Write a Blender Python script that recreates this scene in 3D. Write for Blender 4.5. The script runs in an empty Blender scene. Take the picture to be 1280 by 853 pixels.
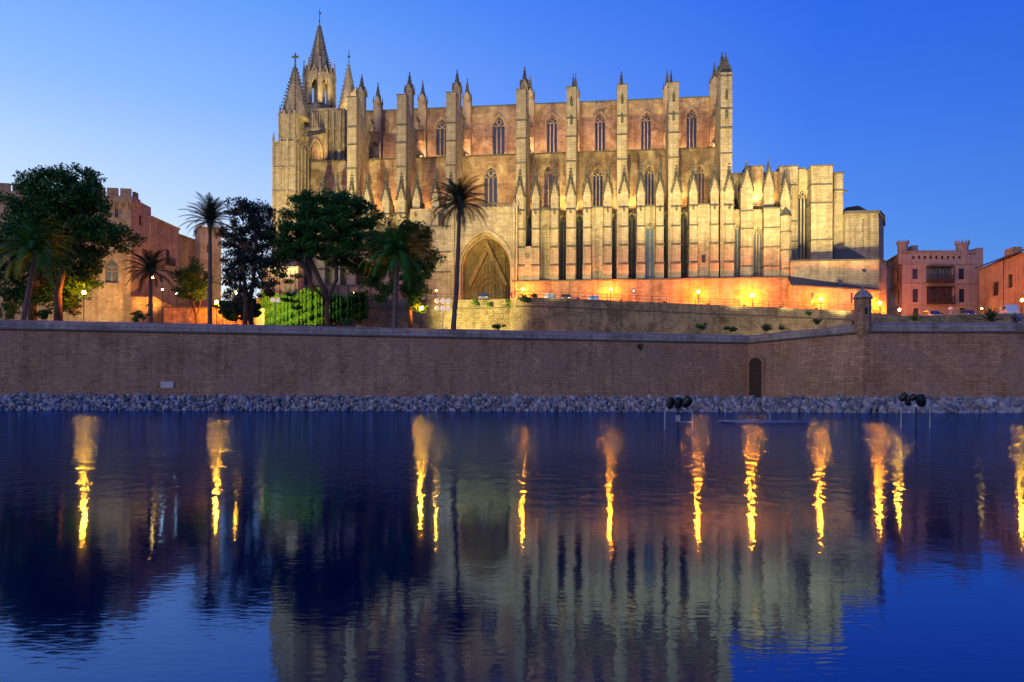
import bpy, math, random
import numpy as np
from math import sin, cos, pi, radians, sqrt, atan2
random.seed(7); rng = np.random.default_rng(7)
sc = bpy.context.scene
# ------------------------------------------------------------------ camera
ZC = 1.1
def hor(px): return 499.0 + .003*px
cam = bpy.data.cameras.new("camera"); camo = bpy.data.objects.new("camera", cam)
sc.collection.objects.link(camo); sc.camera = camo
cam.sensor_width = 36; cam.lens = 1000/1280*36; cam.clip_start = .1; cam.clip_end = 6000
cam.shift_y = (500.92-426.5)/1280
camo.location = (0, 0, ZC)
camo.rotation_euler = (pi/2, -math.atan(.003), 0)
camo.rotation_mode = 'XYZ'
from mathutils import Matrix, Vector
camo.rotation_euler = (Matrix.Rotation(pi/2, 3, 'X') @ Matrix.Rotation(math.atan(.003), 3, 'Z')).to_euler()
# ------------------------------------------------------------------ sky, sun, exposure
SUN_EL, SUN_ROT = radians(3.0), radians(-118)
w = bpy.data.worlds.new("World"); sc.world = w; w.use_nodes = True
nt = w.node_tree; N = nt.nodes; L = nt.links; N.clear()
wo = N.new('ShaderNodeOutputWorld'); bg = N.new('ShaderNodeBackground')
sky = N.new('ShaderNodeTexSky'); sky.sky_type = 'NISHITA'; sky.sun_disc = False
sky.sun_elevation = SUN_EL; sky.sun_rotation = SUN_ROT; sky.air_density = 1.2; sky.dust_density = .3; sky.ozone_density = 4
tc = N.new('ShaderNodeTexCoord'); sx = N.new('ShaderNodeSeparateXYZ'); L.new(tc.outputs['Generated'], sx.inputs[0])
el = N.new('ShaderNodeValToRGB'); L.new(sx.outputs['Z'], el.inputs[0])
cr = el.color_ramp
def ramp(cr, stops):
    while len(cr.elements) > 1: cr.elements.remove(cr.elements[-1])
    cr.elements[0].position = stops[0][0]; cr.elements[0].color = (*stops[0][1], 1)
    for p, c in stops[1:]:
        e = cr.elements.new(p); e.color = (*c, 1)
ramp(cr, [(0, (.62,.76,1.0)), (.12, (.50,.68,1.02)), (.22, (.31,.50,1.02)), (.33, (.155,.345,.98)), (.45, (.07,.235,.93)), (.7, (.012,.08,.55)), (1, (.008,.05,.4))])
az = N.new('ShaderNodeMath'); az.operation = 'MULTIPLY_ADD'; az.inputs[1].default_value = -.72; az.inputs[2].default_value = .5
L.new(sx.outputs['X'], az.inputs[0])
azr = N.new('ShaderNodeValToRGB'); L.new(az.outputs[0], azr.inputs[0])
ramp(azr.color_ramp, [(0, (.10,.30,.68)), (.26, (.26,.50,.86)), (.5, (.90,.93,1.0)), (.70, (1.6,1.38,1.05)), (1, (2.3,1.75,1.12))])
m1 = N.new('ShaderNodeMix'); m1.data_type = 'RGBA'; m1.blend_type = 'MULTIPLY'; m1.inputs[0].default_value = 1
L.new(el.outputs[0], m1.inputs[6]); L.new(azr.outputs[0], m1.inputs[7])
ad = N.new('ShaderNodeMix'); ad.data_type = 'RGBA'; ad.blend_type = 'ADD'; ad.inputs[0].default_value = .04
L.new(m1.outputs[2], ad.inputs[6]); L.new(sky.outputs[0], ad.inputs[7])
L.new(ad.outputs[2], bg.inputs[0]); bg.inputs[1].default_value = .95
L.new(bg.outputs[0], wo.inputs[0])
sl = bpy.data.lights.new("sun", 'SUN'); sl.energy = .52; sl.angle = radians(30); sl.color = (1,.60,.38)
so = bpy.data.objects.new("sun", sl); sc.collection.objects.link(so)
so.rotation_euler = (radians(76), 0, radians(-35))
sc.view_settings.view_transform = 'Standard'; sc.view_settings.look = 'None'
sc.view_settings.exposure = 0; sc.view_settings.gamma = 1
cy = sc.cycles; cy.max_bounces = 6; cy.diffuse_bounces = 3; cy.glossy_bounces = 3; cy.transparent_max_bounces = 6
cy.sample_clamp_indirect = 4; cy.use_denoising = True; cy.caustics_reflective = False; cy.caustics_refractive = False
# ------------------------------------------------------------------ helpers
def link(o): sc.collection.objects.link(o); return o
def at(px, py, Y):
    return Vector(((px-640)*Y/1000, Y, ZC+(hor(px)-py)*Y/1000))
class MB:
    def __init__(s): s.v = []; s.f = []
    def add(s, v, f):
        b = len(s.v); s.v += [tuple(p) for p in v]; s.f += [tuple(i+b for i in q) for q in f]; return s
    def box(s, x0, x1, y0, y1, z0, z1):
        return s.add([(x0,y0,z0),(x1,y0,z0),(x1,y1,z0),(x0,y1,z0),(x0,y0,z1),(x1,y0,z1),(x1,y1,z1),(x0,y1,z1)],
              [(0,3,2,1),(4,5,6,7),(0,1,5,4),(1,2,6,5),(2,3,7,6),(3,0,4,7)])
    def prism(s, poly, a0, a1, axis='y'):
        # poly (p,q); axis y: p=x,q=z ; axis x: p=y,q=z ; axis z: p=x,q=y
        g = {'y': lambda p, a: (p[0], a, p[1]), 'x': lambda p, a: (a, p[0], p[1]), 'z': lambda p, a: (p[0], p[1], a)}[axis]
        n = len(poly); v = [g(p, a0) for p in poly]+[g(p, a1) for p in poly]
        return s.add(v, [tuple(range(n)), tuple(range(2*n-1, n-1, -1))]+[(i, (i+1) % n, (i+1) % n+n, i+n) for i in range(n)])
    def cone(s, cx, cy_, r0, r1, z0, z1, n=8, rot=0, sy=1):
        v = []
        for r, z in ((r0, z0), (r1, z1)):
            for i in range(n):
                a = rot+2*pi*i/n; v.append((cx+r*cos(a), cy_+r*sin(a)*sy, z))
        return s.add(v, [(i, (i+1) % n, (i+1) % n+n, i+n) for i in range(n)]+[tuple(range(n-1, -1, -1)), tuple(range(n, 2*n))])
    def lathe(s, cx, cy_, prof, n=12):
        v = []; k = len(prof)
        for r, z in prof:
            for i in range(n): v.append((cx+r*cos(2*pi*i/n), cy_+r*sin(2*pi*i/n), z))
        f = [(j*n+i, j*n+(i+1) % n, (j+1)*n+(i+1) % n, (j+1)*n+i) for j in range(k-1) for i in range(n)]
        return s.add(v, f+[tuple(range(n-1, -1, -1)), tuple(range((k-1)*n, k*n))])
    def tube(s, pts, rad, n=6):
        pts = [Vector(p) for p in pts]; rad = rad if hasattr(rad, '__len__') else [rad]*len(pts); v = []
        for i, p in enumerate(pts):
            d = (pts[min(i+1, len(pts)-1)]-pts[max(i-1, 0)]).normalized()
            a = d.orthogonal().normalized() if abs(d.z) < .9 else d.cross(Vector((0,1,0))).normalized()
            b = d.cross(a).normalized()
            for k in range(n): v.append(p+(a*cos(2*pi*k/n)+b*sin(2*pi*k/n))*rad[i])
        f = [(j*n+i, j*n+(i+1) % n, (j+1)*n+(i+1) % n, (j+1)*n+i) for j in range(len(pts)-1) for i in range(n)]
        return s.add(v, f+[tuple(range(n-1, -1, -1)), tuple(range((len(pts)-1)*n, len(pts)*n))])
    def ball(s, c, r, n=10, m=6, sq=(1,1,1)):
        v = []; f = []
        for j in range(m+1):
            t = pi*j/m
            for i in range(n): v.append((c[0]+r*sq[0]*sin(t)*cos(2*pi*i/n), c[1]+r*sq[1]*sin(t)*sin(2*pi*i/n), c[2]+r*sq[2]*cos(t)))
        for j in range(m):
            for i in range(n): f.append((j*n+i, (j+1)*n+i, (j+1)*n+(i+1) % n, j*n+(i+1) % n))
        return s.add(v, f)
    def build(s, name, mat, parent=None, loc=None, smooth=False):
        me = bpy.data.meshes.new(name); me.from_pydata(s.v, [], s.f); me.materials.append(mat)
        if smooth: me.polygons.foreach_set('use_smooth', [True]*len(me.polygons))
        me.update(); o = link(bpy.data.objects.new(name, me))
        if parent: o.parent = parent
        if loc is not None: o.location = loc
        return o
def tag(o, label, cat, group=None, kind=None):
    o['label'] = label; o['category'] = cat
    if group: o['group'] = group
    if kind: o['kind'] = kind
    return o
def thing(name, label, cat, loc=(0,0,0), rz=0, group=None):
    o = link(bpy.data.objects.new(name, None)); o.location = loc; o.rotation_euler = (0, 0, rz)
    o.empty_display_size = .5
    return tag(o, label, cat, group)
def struct(o): o['kind'] = 'structure'; return o
def copy_tree(o, parent=None):
    c = o.copy(); link(c); c.parent = parent
    for ch in list(o.children): copy_tree(ch, c)
    return c
# ------------------------------------------------------------------ materials
def newmat(name):
    m = bpy.data.materials.new(name); m.use_nodes = True
    nt = m.node_tree; b = nt.nodes['Principled BSDF']; return m, nt, b
def plain(name, col, rough=.7, metal=0, spec=.4, var=.15, scale=3):
    m, nt, b = newmat(name); N = nt.nodes; L = nt.links
    tc = N.new('ShaderNodeTexCoord'); n = N.new('ShaderNodeTexNoise'); n.inputs['Scale'].default_value = scale; n.inputs['Detail'].default_value = 5
    L.new(tc.outputs['Object'], n.inputs['Vector'])
    r = N.new('ShaderNodeValToRGB'); L.new(n.outputs[0], r.inputs[0])
    ramp(r.color_ramp, [(.3, tuple(c*(1-var) for c in col)), (.7, tuple(min(1, c*(1+var)) for c in col))])
    L.new(r.outputs[0], b.inputs['Base Color']); b.inputs['Roughness'].default_value = rough
    b.inputs['Metallic'].default_value = metal; b.inputs['Specular IOR Level'].default_value = spec
    return m
def stone(name, c1, c2, mortar, bw=1.1, bh=.45, stain=(.5,.42,.36), stain_amt=.6, streak=.5, bump=.5, msize=.02, patch=None, seed=0.):
    m, nt, b = newmat(name); N = nt.nodes; L = nt.links
    tc = N.new('ShaderNodeTexCoord'); s = N.new('ShaderNodeSeparateXYZ'); L.new(tc.outputs['Object'], s.inputs[0])
    a = N.new('ShaderNodeMath'); a.operation = 'ADD'; L.new(s.outputs[0], a.inputs[0]); L.new(s.outputs[1], a.inputs[1])
    c = N.new('ShaderNodeCombineXYZ'); L.new(a.outputs[0], c.inputs[0]); L.new(s.outputs[2], c.inputs[1]); c.inputs[2].default_value = seed
    # wobble the courses a little
    nw = N.new('ShaderNodeTexNoise'); nw.inputs['Scale'].default_value = .6; L.new(tc.outputs['Object'], nw.inputs['Vector'])
    vm = N.new('ShaderNodeVectorMath'); vm.operation = 'MULTIPLY_ADD'; L.new(nw.outputs['Color'], vm.inputs[0]); vm.inputs[1].default_value = (.25,.12,0); L.new(c.outputs[0], vm.inputs[2])
    br = N.new('ShaderNodeTexBrick'); L.new(vm.outputs[0], br.inputs['Vector'])
    br.inputs['Color1'].default_value = (*c1,1); br.inputs['Color2'].default_value = (*c2,1); br.inputs['Mortar'].default_value = (*mortar,1)
    br.inputs['Scale'].default_value = 1; br.inputs['Mortar Size'].default_value = msize; br.inputs['Mortar Smooth'].default_value = .5
    br.inputs['Brick Width'].default_value = bw; br.inputs['Row Height'].default_value = bh; br.inputs['Bias'].default_value = -.1
    # large blotches
    n1 = N.new('ShaderNodeTexNoise'); n1.inputs['Scale'].default_value = .22; n1.inputs['Detail'].default_value = 7; n1.inputs['Roughness'].default_value = .65
    L.new(tc.outputs['Object'], n1.inputs['Vector'])
    r1 = N.new('ShaderNodeValToRGB'); L.new(n1.outputs[0], r1.inputs[0])
    ramp(r1.color_ramp, [(.35, stain), (.5, (.85,.83,.8)), (.66, (1.12,1.1,1.06))])
    mx = N.new('ShaderNodeMix'); mx.data_type = 'RGBA'; mx.blend_type = 'MULTIPLY'; mx.inputs[0].default_value = stain_amt
    L.new(br.outputs[0], mx.inputs[6]); L.new(r1.outputs[0], mx.inputs[7])
    # vertical run-off streaks
    mp = N.new('ShaderNodeMapping'); mp.inputs['Scale'].default_value = (1.6,1.6,.07); L.new(tc.outputs['Object'], mp.inputs[0])
    n2 = N.new('ShaderNodeTexNoise'); n2.inputs['Scale'].default_value = 1; n2.inputs['Detail'].default_value = 6; L.new(mp.outputs[0], n2.inputs['Vector'])
    r2 = N.new('ShaderNodeValToRGB'); L.new(n2.outputs[0], r2.inputs[0]); ramp(r2.color_ramp, [(.34, (.45,.42,.4)), (.55, (1,1,1))])
    m2 = N.new('ShaderNodeMix'); m2.data_type = 'RGBA'; m2.blend_type = 'MULTIPLY'; m2.inputs[0].default_value = streak
    L.new(mx.outputs[2], m2.inputs[6]); L.new(r2.outputs[0], m2.inputs[7])
    # fine grain
    n3 = N.new('ShaderNodeTexNoise'); n3.inputs['Scale'].default_value = 2.2; n3.inputs['Detail'].default_value = 9; n3.inputs['Roughness'].default_value = .75
    L.new(tc.outputs['Object'], n3.inputs['Vector'])
    r3 = N.new('ShaderNodeValToRGB'); L.new(n3.outputs[0], r3.inputs[0]); ramp(r3.color_ramp, [(.32, (.62,.6,.58)), (.5, (1,1,1)), (.7, (1.2,1.18,1.12))])
    m3 = N.new('ShaderNodeMix'); m3.data_type = 'RGBA'; m3.blend_type = 'MULTIPLY'; m3.inputs[0].default_value = .8
    L.new(m2.outputs[2], m3.inputs[6]); L.new(r3.outputs[0], m3.inputs[7])
    out = m3
    if patch:
        n4 = N.new('ShaderNodeTexNoise'); n4.inputs['Scale'].default_value = .35; n4.inputs['Detail'].default_value = 5; n4.inputs['Distortion'].default_value = .6
        mp4 = N.new('ShaderNodeMapping'); mp4.inputs['Location'].default_value = (13,7,3); L.new(tc.outputs['Object'], mp4.inputs[0]); L.new(mp4.outputs[0], n4.inputs['Vector'])
        r4 = N.new('ShaderNodeValToRGB'); L.new(n4.outputs[0], r4.inputs[0]); ramp(r4.color_ramp, [(.5, (0,0,0)), (.62, (1,1,1))])
        m4 = N.new('ShaderNodeMix'); m4.data_type = 'RGBA'; L.new(r4.outputs[0], m4.inputs[0]); L.new(m3.outputs[2], m4.inputs[6])
        pm = N.new('ShaderNodeMix'); pm.data_type = 'RGBA'; pm.blend_type = 'MULTIPLY'; pm.inputs[0].default_value = 1
        L.new(r3.outputs[0], pm.inputs[6]); pm.inputs[7].default_value = (*patch,1); L.new(pm.outputs[2], m4.inputs[7]); out = m4
    L.new(out.outputs[2], b.inputs['Base Color']); b.inputs['Roughness'].default_value = .92; b.inputs['Specular IOR Level'].default_value = .15
    h = N.new('ShaderNodeMath'); h.operation = 'MULTIPLY_ADD'; L.new(br.outputs['Fac'], h.inputs[0]); h.inputs[1].default_value = -.6; L.new(n3.outputs[0], h.inputs[2])
    bp = N.new('ShaderNodeBump'); bp.inputs['Strength'].default_value = bump; bp.inputs['Distance'].default_value = .12
    L.new(h.outputs[0], bp.inputs['Height']); L.new(bp.outputs[0], b.inputs['Normal'])
    return m
def emit(name, col, st):
    m, nt, b = newmat(name); b.inputs['Base Color'].default_value = (*col,1)
    b.inputs['Emission Color'].default_value = (*col,1); b.inputs['Emission Strength'].default_value = st; return m
M = {}
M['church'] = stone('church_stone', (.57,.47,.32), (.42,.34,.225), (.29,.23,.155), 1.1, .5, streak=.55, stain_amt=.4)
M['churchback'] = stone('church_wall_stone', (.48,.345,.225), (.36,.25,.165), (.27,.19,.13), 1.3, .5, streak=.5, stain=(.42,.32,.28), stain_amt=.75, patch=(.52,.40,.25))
M['portal'] = stone('shade_toned_portal_stone', (.34,.25,.14), (.26,.19,.105), (.15,.1,.06), .9, .4, streak=.7)  # darker than the church stone: the porch's shade is put into its colour
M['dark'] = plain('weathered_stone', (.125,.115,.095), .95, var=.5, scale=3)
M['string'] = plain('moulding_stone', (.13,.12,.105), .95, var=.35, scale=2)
M['rampart'] = stone('rampart_stone', (.54,.35,.22), (.38,.235,.15), (.27,.17,.115), .75, .29, stain=(.62,.54,.5), stain_amt=.7, streak=.45, msize=.03, bump=.8, patch=(.36,.225,.155))
M['coping'] = stone('coping_stone', (.42,.38,.36), (.31,.28,.27), (.16,.14,.13), 2.2, .5, streak=.5, msize=.03)
M['retain'] = stone('rubble_stone', (.40,.33,.21), (.25,.2,.13), (.17,.135,.09), .5, .3, streak=.5, msize=.04, stain=(.42,.38,.33), stain_amt=.8, bump=.9, patch=(.36,.28,.17))
M['platform'] = stone('platform_stone', (.5,.38,.25), (.37,.27,.17), (.25,.18,.12), 1.0, .4, stain_amt=.8, streak=.6)
M['palace'] = stone('palace_stone', (.52,.41,.28), (.40,.31,.21), (.27,.2,.14), .9, .4)
M['pink'] = stone('pink_render', (.42,.30,.27), (.38,.27,.245), (.33,.235,.21), 3, .9, streak=.3, bump=.2, stain=(.75,.7,.7), stain_amt=.4, msize=.01)
M['ochre'] = stone('ochre_render', (.48,.32,.2), (.43,.28,.18), (.38,.25,.16), 2, .6, streak=.4, bump=.3)
M['slate'] = plain('slate_roof', (.07,.075,.085), .8, var=.3, scale=4)
M['lead'] = plain('lead_coping', (.10,.15,.17), .6)
M['wood'] = plain('dark_wood', (.05,.03,.022), .6, var=.4)
M['iron'] = plain('iron', (.03,.03,.035), .5, metal=.5)
M['white'] = plain('white_paint', (.75,.77,.78), .5, var=.05)
M['asphalt'] = plain('asphalt', (.055,.053,.05), .9, var=.3, scale=1)
M['soil'] = plain('dry_soil', (.10,.08,.05), .95, var=.4, scale=.4)
M['black'] = plain('black_plastic', (.01,.01,.012), .45, var=.2)
M['galv'] = plain('galvanised_steel', (.35,.38,.42), .45, metal=.4, var=.2)
M['blue'] = plain('blue_paint', (.05,.10,.3), .4)
M['rubber'] = plain('rubber', (.02,.02,.02), .8)
M['skin'] = plain('skin', (.45,.28,.2), .6)
M['raft'] = plain('wet_grey_pipe', (.12,.17,.30), .5)
M['plaque'] = plain('plaque_stone', (.5,.45,.48), .8)
def glassmat(name, col, rough=.12):
    m, nt, b = newmat(name); b.inputs['Base Color'].default_value = (*col,1); b.inputs['Roughness'].default_value = rough
    b.inputs['Specular IOR Level'].default_value = .8; return m
M['glass'] = glassmat('leaded_glass', (.025,.032,.075), .25)
M['glassdark'] = glassmat('dark_chapel_glass', (.006,.006,.01), .5)
M['glassblue'] = glassmat('bluish_leaded_glass', (.10,.15,.20), .3)
M['glassred'] = glassmat('reddish_glass', (.12,.06,.07), .35)
M['carglass'] = glassmat('car_glass', (.01,.01,.015), .08)
def leafmat(name, c1, c2):
    m, nt, b = newmat(name); N = nt.nodes; L = nt.links
    g = N.new('ShaderNodeNewGeometry'); r = N.new('ShaderNodeValToRGB'); L.new(g.outputs['Random Per Island'], r.inputs[0]); ramp(r.color_ramp, [(0, c1), (1, c2)])
    L.new(r.outputs[0], b.inputs['Base Color']); b.inputs['Roughness'].default_value = .6; b.inputs['Specular IOR Level'].default_value = .3
    return m
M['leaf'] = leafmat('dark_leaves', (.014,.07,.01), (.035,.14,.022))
M['pine'] = leafmat('pine_needles', (.010,.065,.008), (.025,.14,.018))
M['bluish'] = leafmat('dusky_leaves', (.02,.035,.03), (.045,.07,.06))
M['palm'] = leafmat('palm_leaf', (.018,.04,.02), (.045,.08,.035))
M['palmgreen'] = leafmat('bushy_palm_leaf', (.025,.12,.015), (.05,.21,.035))
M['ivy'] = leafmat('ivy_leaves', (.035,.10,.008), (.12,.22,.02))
M['scrub'] = leafmat('scrub_leaves', (.05,.07,.03), (.11,.12,.05))
M['bark'] = plain('bark', (.09,.06,.045), .95, var=.4, scale=6)
M['palmbark'] = plain('palm_bark', (.11,.085,.075), .95, var=.4, scale=8)
M['lampglow'] = emit('sodium_lamp_glow', (1,.25,.008), 1900)
M['roadglow'] = emit('road_lamp_glow', (1,.17,.003), 2600)
M['lampsmall'] = emit('small_lamp_glow', (1,.40,.05), 130)
M['whiteglow'] = emit('white_lamp_glow', (.95,1,.75), 70)
M['headglow'] = emit('lit_lamp_head', (1,.78,.6), .55)
M['lens'] = emit('floodlight_lens', (1,.85,.5), 6)
M['lenswhite'] = emit('white_floodlight_lens', (1,.9,.75), 12)

# rocks
def rockmat():
    m, nt, b = newmat('limestone_rock'); N = nt.nodes; L = nt.links
    oi = N.new('ShaderNodeObjectInfo'); g = N.new('ShaderNodeNewGeometry')
    ad = N.new('ShaderNodeMath'); ad.operation = 'ADD'; L.new(oi.outputs['Random'], ad.inputs[0]); L.new(g.outputs['Random Per Island'], ad.inputs[1])
    fr = N.new('ShaderNodeMath'); fr.operation = 'FRACT'; L.new(ad.outputs[0], fr.inputs[0])
    r = N.new('ShaderNodeValToRGB'); L.new(fr.outputs[0], r.inputs[0]); ramp(r.color_ramp, [(0, (.12,.12,.125)), (.4, (.25,.24,.25)), (.85, (.42,.40,.41)), (.93, (.34,.24,.2)), (1, (.5,.47,.47))])
    tc = N.new('ShaderNodeTexCoord'); n = N.new('ShaderNodeTexNoise'); n.inputs['Scale'].default_value = 5; n.inputs['Detail'].default_value = 8; L.new(tc.outputs['Object'], n.inputs['Vector'])
    mx = N.new('ShaderNodeMix'); mx.data_type = 'RGBA'; mx.blend_type = 'MULTIPLY'; mx.inputs[0].default_value = .6
    r2 = N.new('ShaderNodeValToRGB'); L.new(n.outputs[0], r2.inputs[0]); ramp(r2.color_ramp, [(.35, (.5,.5,.5)), (.65, (1.1,1.1,1.1))])
    L.new(r.outputs[0], mx.inputs[6]); L.new(r2.outputs[0], mx.inputs[7]); L.new(mx.outputs[2], b.inputs['Base Color']); b.inputs['Roughness'].default_value = .9
    bp = N.new('ShaderNodeBump'); bp.inputs['Distance'].default_value = .05; L.new(n.outputs[0], bp.inputs['Height']); L.new(bp.outputs[0], b.inputs['Normal'])
    return m
M['rock'] = rockmat()
def watermat():
    m, nt, b = newmat('lake_water'); N = nt.nodes; L = nt.links
    N.remove(b); out = N['Material Output']
    fr = N.new('ShaderNodeFresnel'); fr.inputs['IOR'].default_value = 2.15
    df = N.new('ShaderNodeBsdfDiffuse'); df.inputs['Color'].default_value = (.0,.004,.05,1)
    gl = N.new('ShaderNodeBsdfAnisotropic'); gl.inputs['Color'].default_value = (.28,.50,1,1); gl.inputs['Roughness'].default_value = .05
    ms = N.new('ShaderNodeMixShader'); L.new(fr.outputs[0], ms.inputs[0]); L.new(df.outputs[0], ms.inputs[1]); L.new(gl.outputs[0], ms.inputs[2]); L.new(ms.outputs[0], out.inputs['Surface'])
    tc = N.new('ShaderNodeTexCoord')
    hs = []
    # sheltered, calmer water by the near bank; wind ripples further out
    sy = N.new('ShaderNodeSeparateXYZ'); L.new(tc.outputs['Object'], sy.inputs[0])
    for sc_, amp, sx_, sy_, near, far in ((1.6, .0060, .5, 1.2, .28, 1.3), (2.6, .0085, 1.4, .85, .25, 5.8), (15., .0050, .6, 1.4, .25, 1.7)):
        mp = N.new('ShaderNodeMapping'); mp.inputs['Scale'].default_value = (sx_, sy_, 1); L.new(tc.outputs['Object'], mp.inputs[0])
        n = N.new('ShaderNodeTexNoise'); n.inputs['Scale'].default_value = sc_; n.inputs['Detail'].default_value = 1.5; n.inputs['Distortion'].default_value = .3
        L.new(mp.outputs[0], n.inputs['Vector'])
        yr = N.new('ShaderNodeMapRange'); yr.inputs[1].default_value = 7; yr.inputs[2].default_value = 24; yr.inputs[3].default_value = near*amp; yr.inputs[4].default_value = far*amp; L.new(sy.outputs[1], yr.inputs[0])
        k = N.new('ShaderNodeMath'); k.operation = 'MULTIPLY'; L.new(yr.outputs[0], k.inputs[1]); L.new(n.outputs[0], k.inputs[0]); hs.append(k)
    a1 = N.new('ShaderNodeMath'); L.new(hs[0].outputs[0], a1.inputs[0]); L.new(hs[1].outputs[0], a1.inputs[1])
    a2 = N.new('ShaderNodeMath'); L.new(a1.outputs[0], a2.inputs[0]); L.new(hs[2].outputs[0], a2.inputs[1])
    pn = N.new('ShaderNodeTexNoise'); pn.inputs['Scale'].default_value = .07; L.new(tc.outputs['Object'], pn.inputs['Vector'])
    pr = N.new('ShaderNodeMapRange'); pr.inputs[1].default_value = .35; pr.inputs[2].default_value = .65; pr.inputs[3].default_value = .7; pr.inputs[4].default_value = 1.2; L.new(pn.outputs[0], pr.inputs[0])
    a3 = N.new('ShaderNodeMath'); a3.operation = 'MULTIPLY'; L.new(a2.outputs[0], a3.inputs[0]); L.new(pr.outputs[0], a3.inputs[1])
    bp = N.new('ShaderNodeBump'); bp.inputs['Strength'].default_value = .75; bp.inputs['Distance'].default_value = 1.0
    L.new(a3.outputs[0], bp.inputs['Height']); L.new(bp.outputs[0], gl.inputs['Normal']); L.new(bp.outputs[0], fr.inputs['Normal'])
    return m
M['water'] = watermat()

# ------------------------------------------------------------------ ground, water, shore
g = MB(); R_ = 3000
g.add([(-R_,-R_,-2),(R_,-R_,-2),(R_,R_,-2),(-R_,R_,-2)], [(0,1,2,3)]); struct(g.build('ground', M['soil']))
PW = [(-62.5, 93.0), (-60.9, 95.0), (33.8, 114.6), (42.1, 95.8), (72, 94.9), (110, 94.0)]   # rampart line on the plan
PW[0] = (-115, 83.8)
shore = [(-120, 76), (-51, 78), (-20, 81), (10, 82), (30, 80), (38, 77.5), (55, 82), (110, 84)]
def lin(tab, x):
    for (a, b), (c, d) in zip(tab, tab[1:]):
        if x <= c: return b+(d-b)*(x-a)/(c-a)
    return tab[-1][1]
wm = MB(); wm.add([(-260,-30,0),(260,-30,0),(260,79.5,0),(-260,79.5,0)], [(0,1,2,3)])
wm.v = []; wm.f = []
xs = [-300]+[p[0] for p in shore]+[300]; ys = [p[1]+2 for p in shore]; ys = [ys[0]]+ys+[ys[-1]]
for x, y in zip(xs, ys): wm.v += [(x,-8,0), (x,y,0)]
for i in range(len(xs)-1): wm.f.append((2*i, 2*i+2, 2*i+3, 2*i+1))
struct(wm.build('water', M['water']))
bk = MB()
for x, y in zip(xs, ys): bk.v += [(x,y-2.4,-.5), (x,y+.9,1.25), (x,y+40,1.55)]
for i in range(len(xs)-1):
    bk.f += [(3*i, 3*i+3, 3*i+4, 3*i+1), (3*i+1, 3*i+4, 3*i+5, 3*i+2)]
struct(bk.build('lakeside_bank', M['soil']))
# riprap
def rockmesh(seed, r=1):
    rr = random.Random(seed); m = MB(); m.ball((0,0,0), 1, 8, 5)
    ax = [Vector((rr.uniform(-1,1), rr.uniform(-1,1), rr.uniform(-1,1))).normalized() for _ in range(7)]
    dd = [rr.uniform(.55,.9) for _ in range(7)]; out = []
    for p in m.v:
        q = Vector(p)
        for a, d in zip(ax, dd):
            e = q.dot(a)-d
            if e > 0: q -= a*e
        out.append((q.x, q.y, q.z))
    m.v = out; return m
RM = [rockmesh(s) for s in range(14)]
rmeshes = []
for m in RM:
    o = m.build('shore_rock', M['rock']); rmeshes.append(o.data); bpy.data.objects.remove(o)
slots = []
for row in range(8):
    x = -60
    while x < 64:
        t = row/7; y = lin(shore, x)-.25+t*3.3; z = -.02+1.4*t+random.uniform(-.1,.12)
        big = 1.0+(.55 if 26 < x < 62 and row < 5 else 0)
        s = random.uniform(.15,.29)*big*(1.0 if row else .85)*random.choice((1,1,1,1.5))
        slots.append((s, x, y+random.uniform(-.15,.15), z)); x += s*random.uniform(1.35,1.75)
vis = [s for s in slots if abs(s[1]) < .64*s[2]+.3]
vis.sort(key=lambda s: -s[0]); ind = vis[:300]; rest = [s for s in slots if s not in set(ind)]
for k, (s, x, y, z) in enumerate(ind):
    o = link(bpy.data.objects.new('shore_rock', rmeshes[k % 14])); o.location = (x,y,z)
    o.rotation_euler = (random.uniform(0,6), random.uniform(0,6), random.uniform(0,6)); o.scale = (s*1.25, s, s*.85)
    tag(o, 'larger pale grey limestone boulder in the rock band along the shore', 'rock', 'boulders along the lake shore')
mb = MB()
from mathutils import Euler
for k, (s, x, y, z) in enumerate(rest):
    R = Euler((random.uniform(0,6), random.uniform(0,6), random.uniform(0,6))).to_matrix()
    mb.add([R @ Vector((v[0]*s*1.25, v[1]*s, v[2]*s*.85))+Vector((x,y,z)) for v in RM[k % 14].v], RM[k % 14].f)
tag(mb.build('riprap', M['rock']), 'band of smaller tumbled grey rocks at the foot of the rampart', 'rocks', kind='stuff')

# ------------------------------------------------------------------ city rampart (battered wall, cordon, sloped parapet)
def offset(line, d):
    out = []
    for i, p in enumerate(line):
        def nrm(a, b): v = Vector((b[0]-a[0], b[1]-a[1])).normalized(); return Vector((v.y, -v.x))
        if i == 0: n = nrm(line[0], line[1]); k = 1
        elif i == len(line)-1: n = nrm(line[-2], line[-1]); k = 1
        else:
            a = nrm(line[i-1], line[i]); b = nrm(line[i], line[i+1]); n = (a+b).normalized(); k = 1/max(.4, n.dot(a))
        out.append((p[0]+n.x*d*k, p[1]+n.y*d*k))
    return out
def sweep(mb, line, prof):
    # prof: (outward offset, z)
    k = len(prof); rings = [offset(line, d) for d, z in prof]; n = len(line)
    vs = [(rings[j][i][0], rings[j][i][1], prof[j][1]) for i in range(n) for j in range(k)]
    return mb.add(vs, [(i*k+j, (i+1)*k+j, (i+1)*k+j+1, i*k+j+1) for i in range(n-1) for j in range(k-1)]+[tuple(range(k)), tuple(range((n-1)*k, n*k))])
def subdiv(line, step):
    out = [line[0]]
    for a, b in zip(line, line[1:]):
        d = math.dist(a, b); n = max(1, int(d/step))
        out += [(a[0]+(b[0]-a[0])*i/n, a[1]+(b[1]-a[1])*i/n) for i in range(1, n+1)]
    return out
ramp_t = thing('rampart_wall', 'long brown stone city rampart standing along the lake shore', 'city wall')
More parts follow.
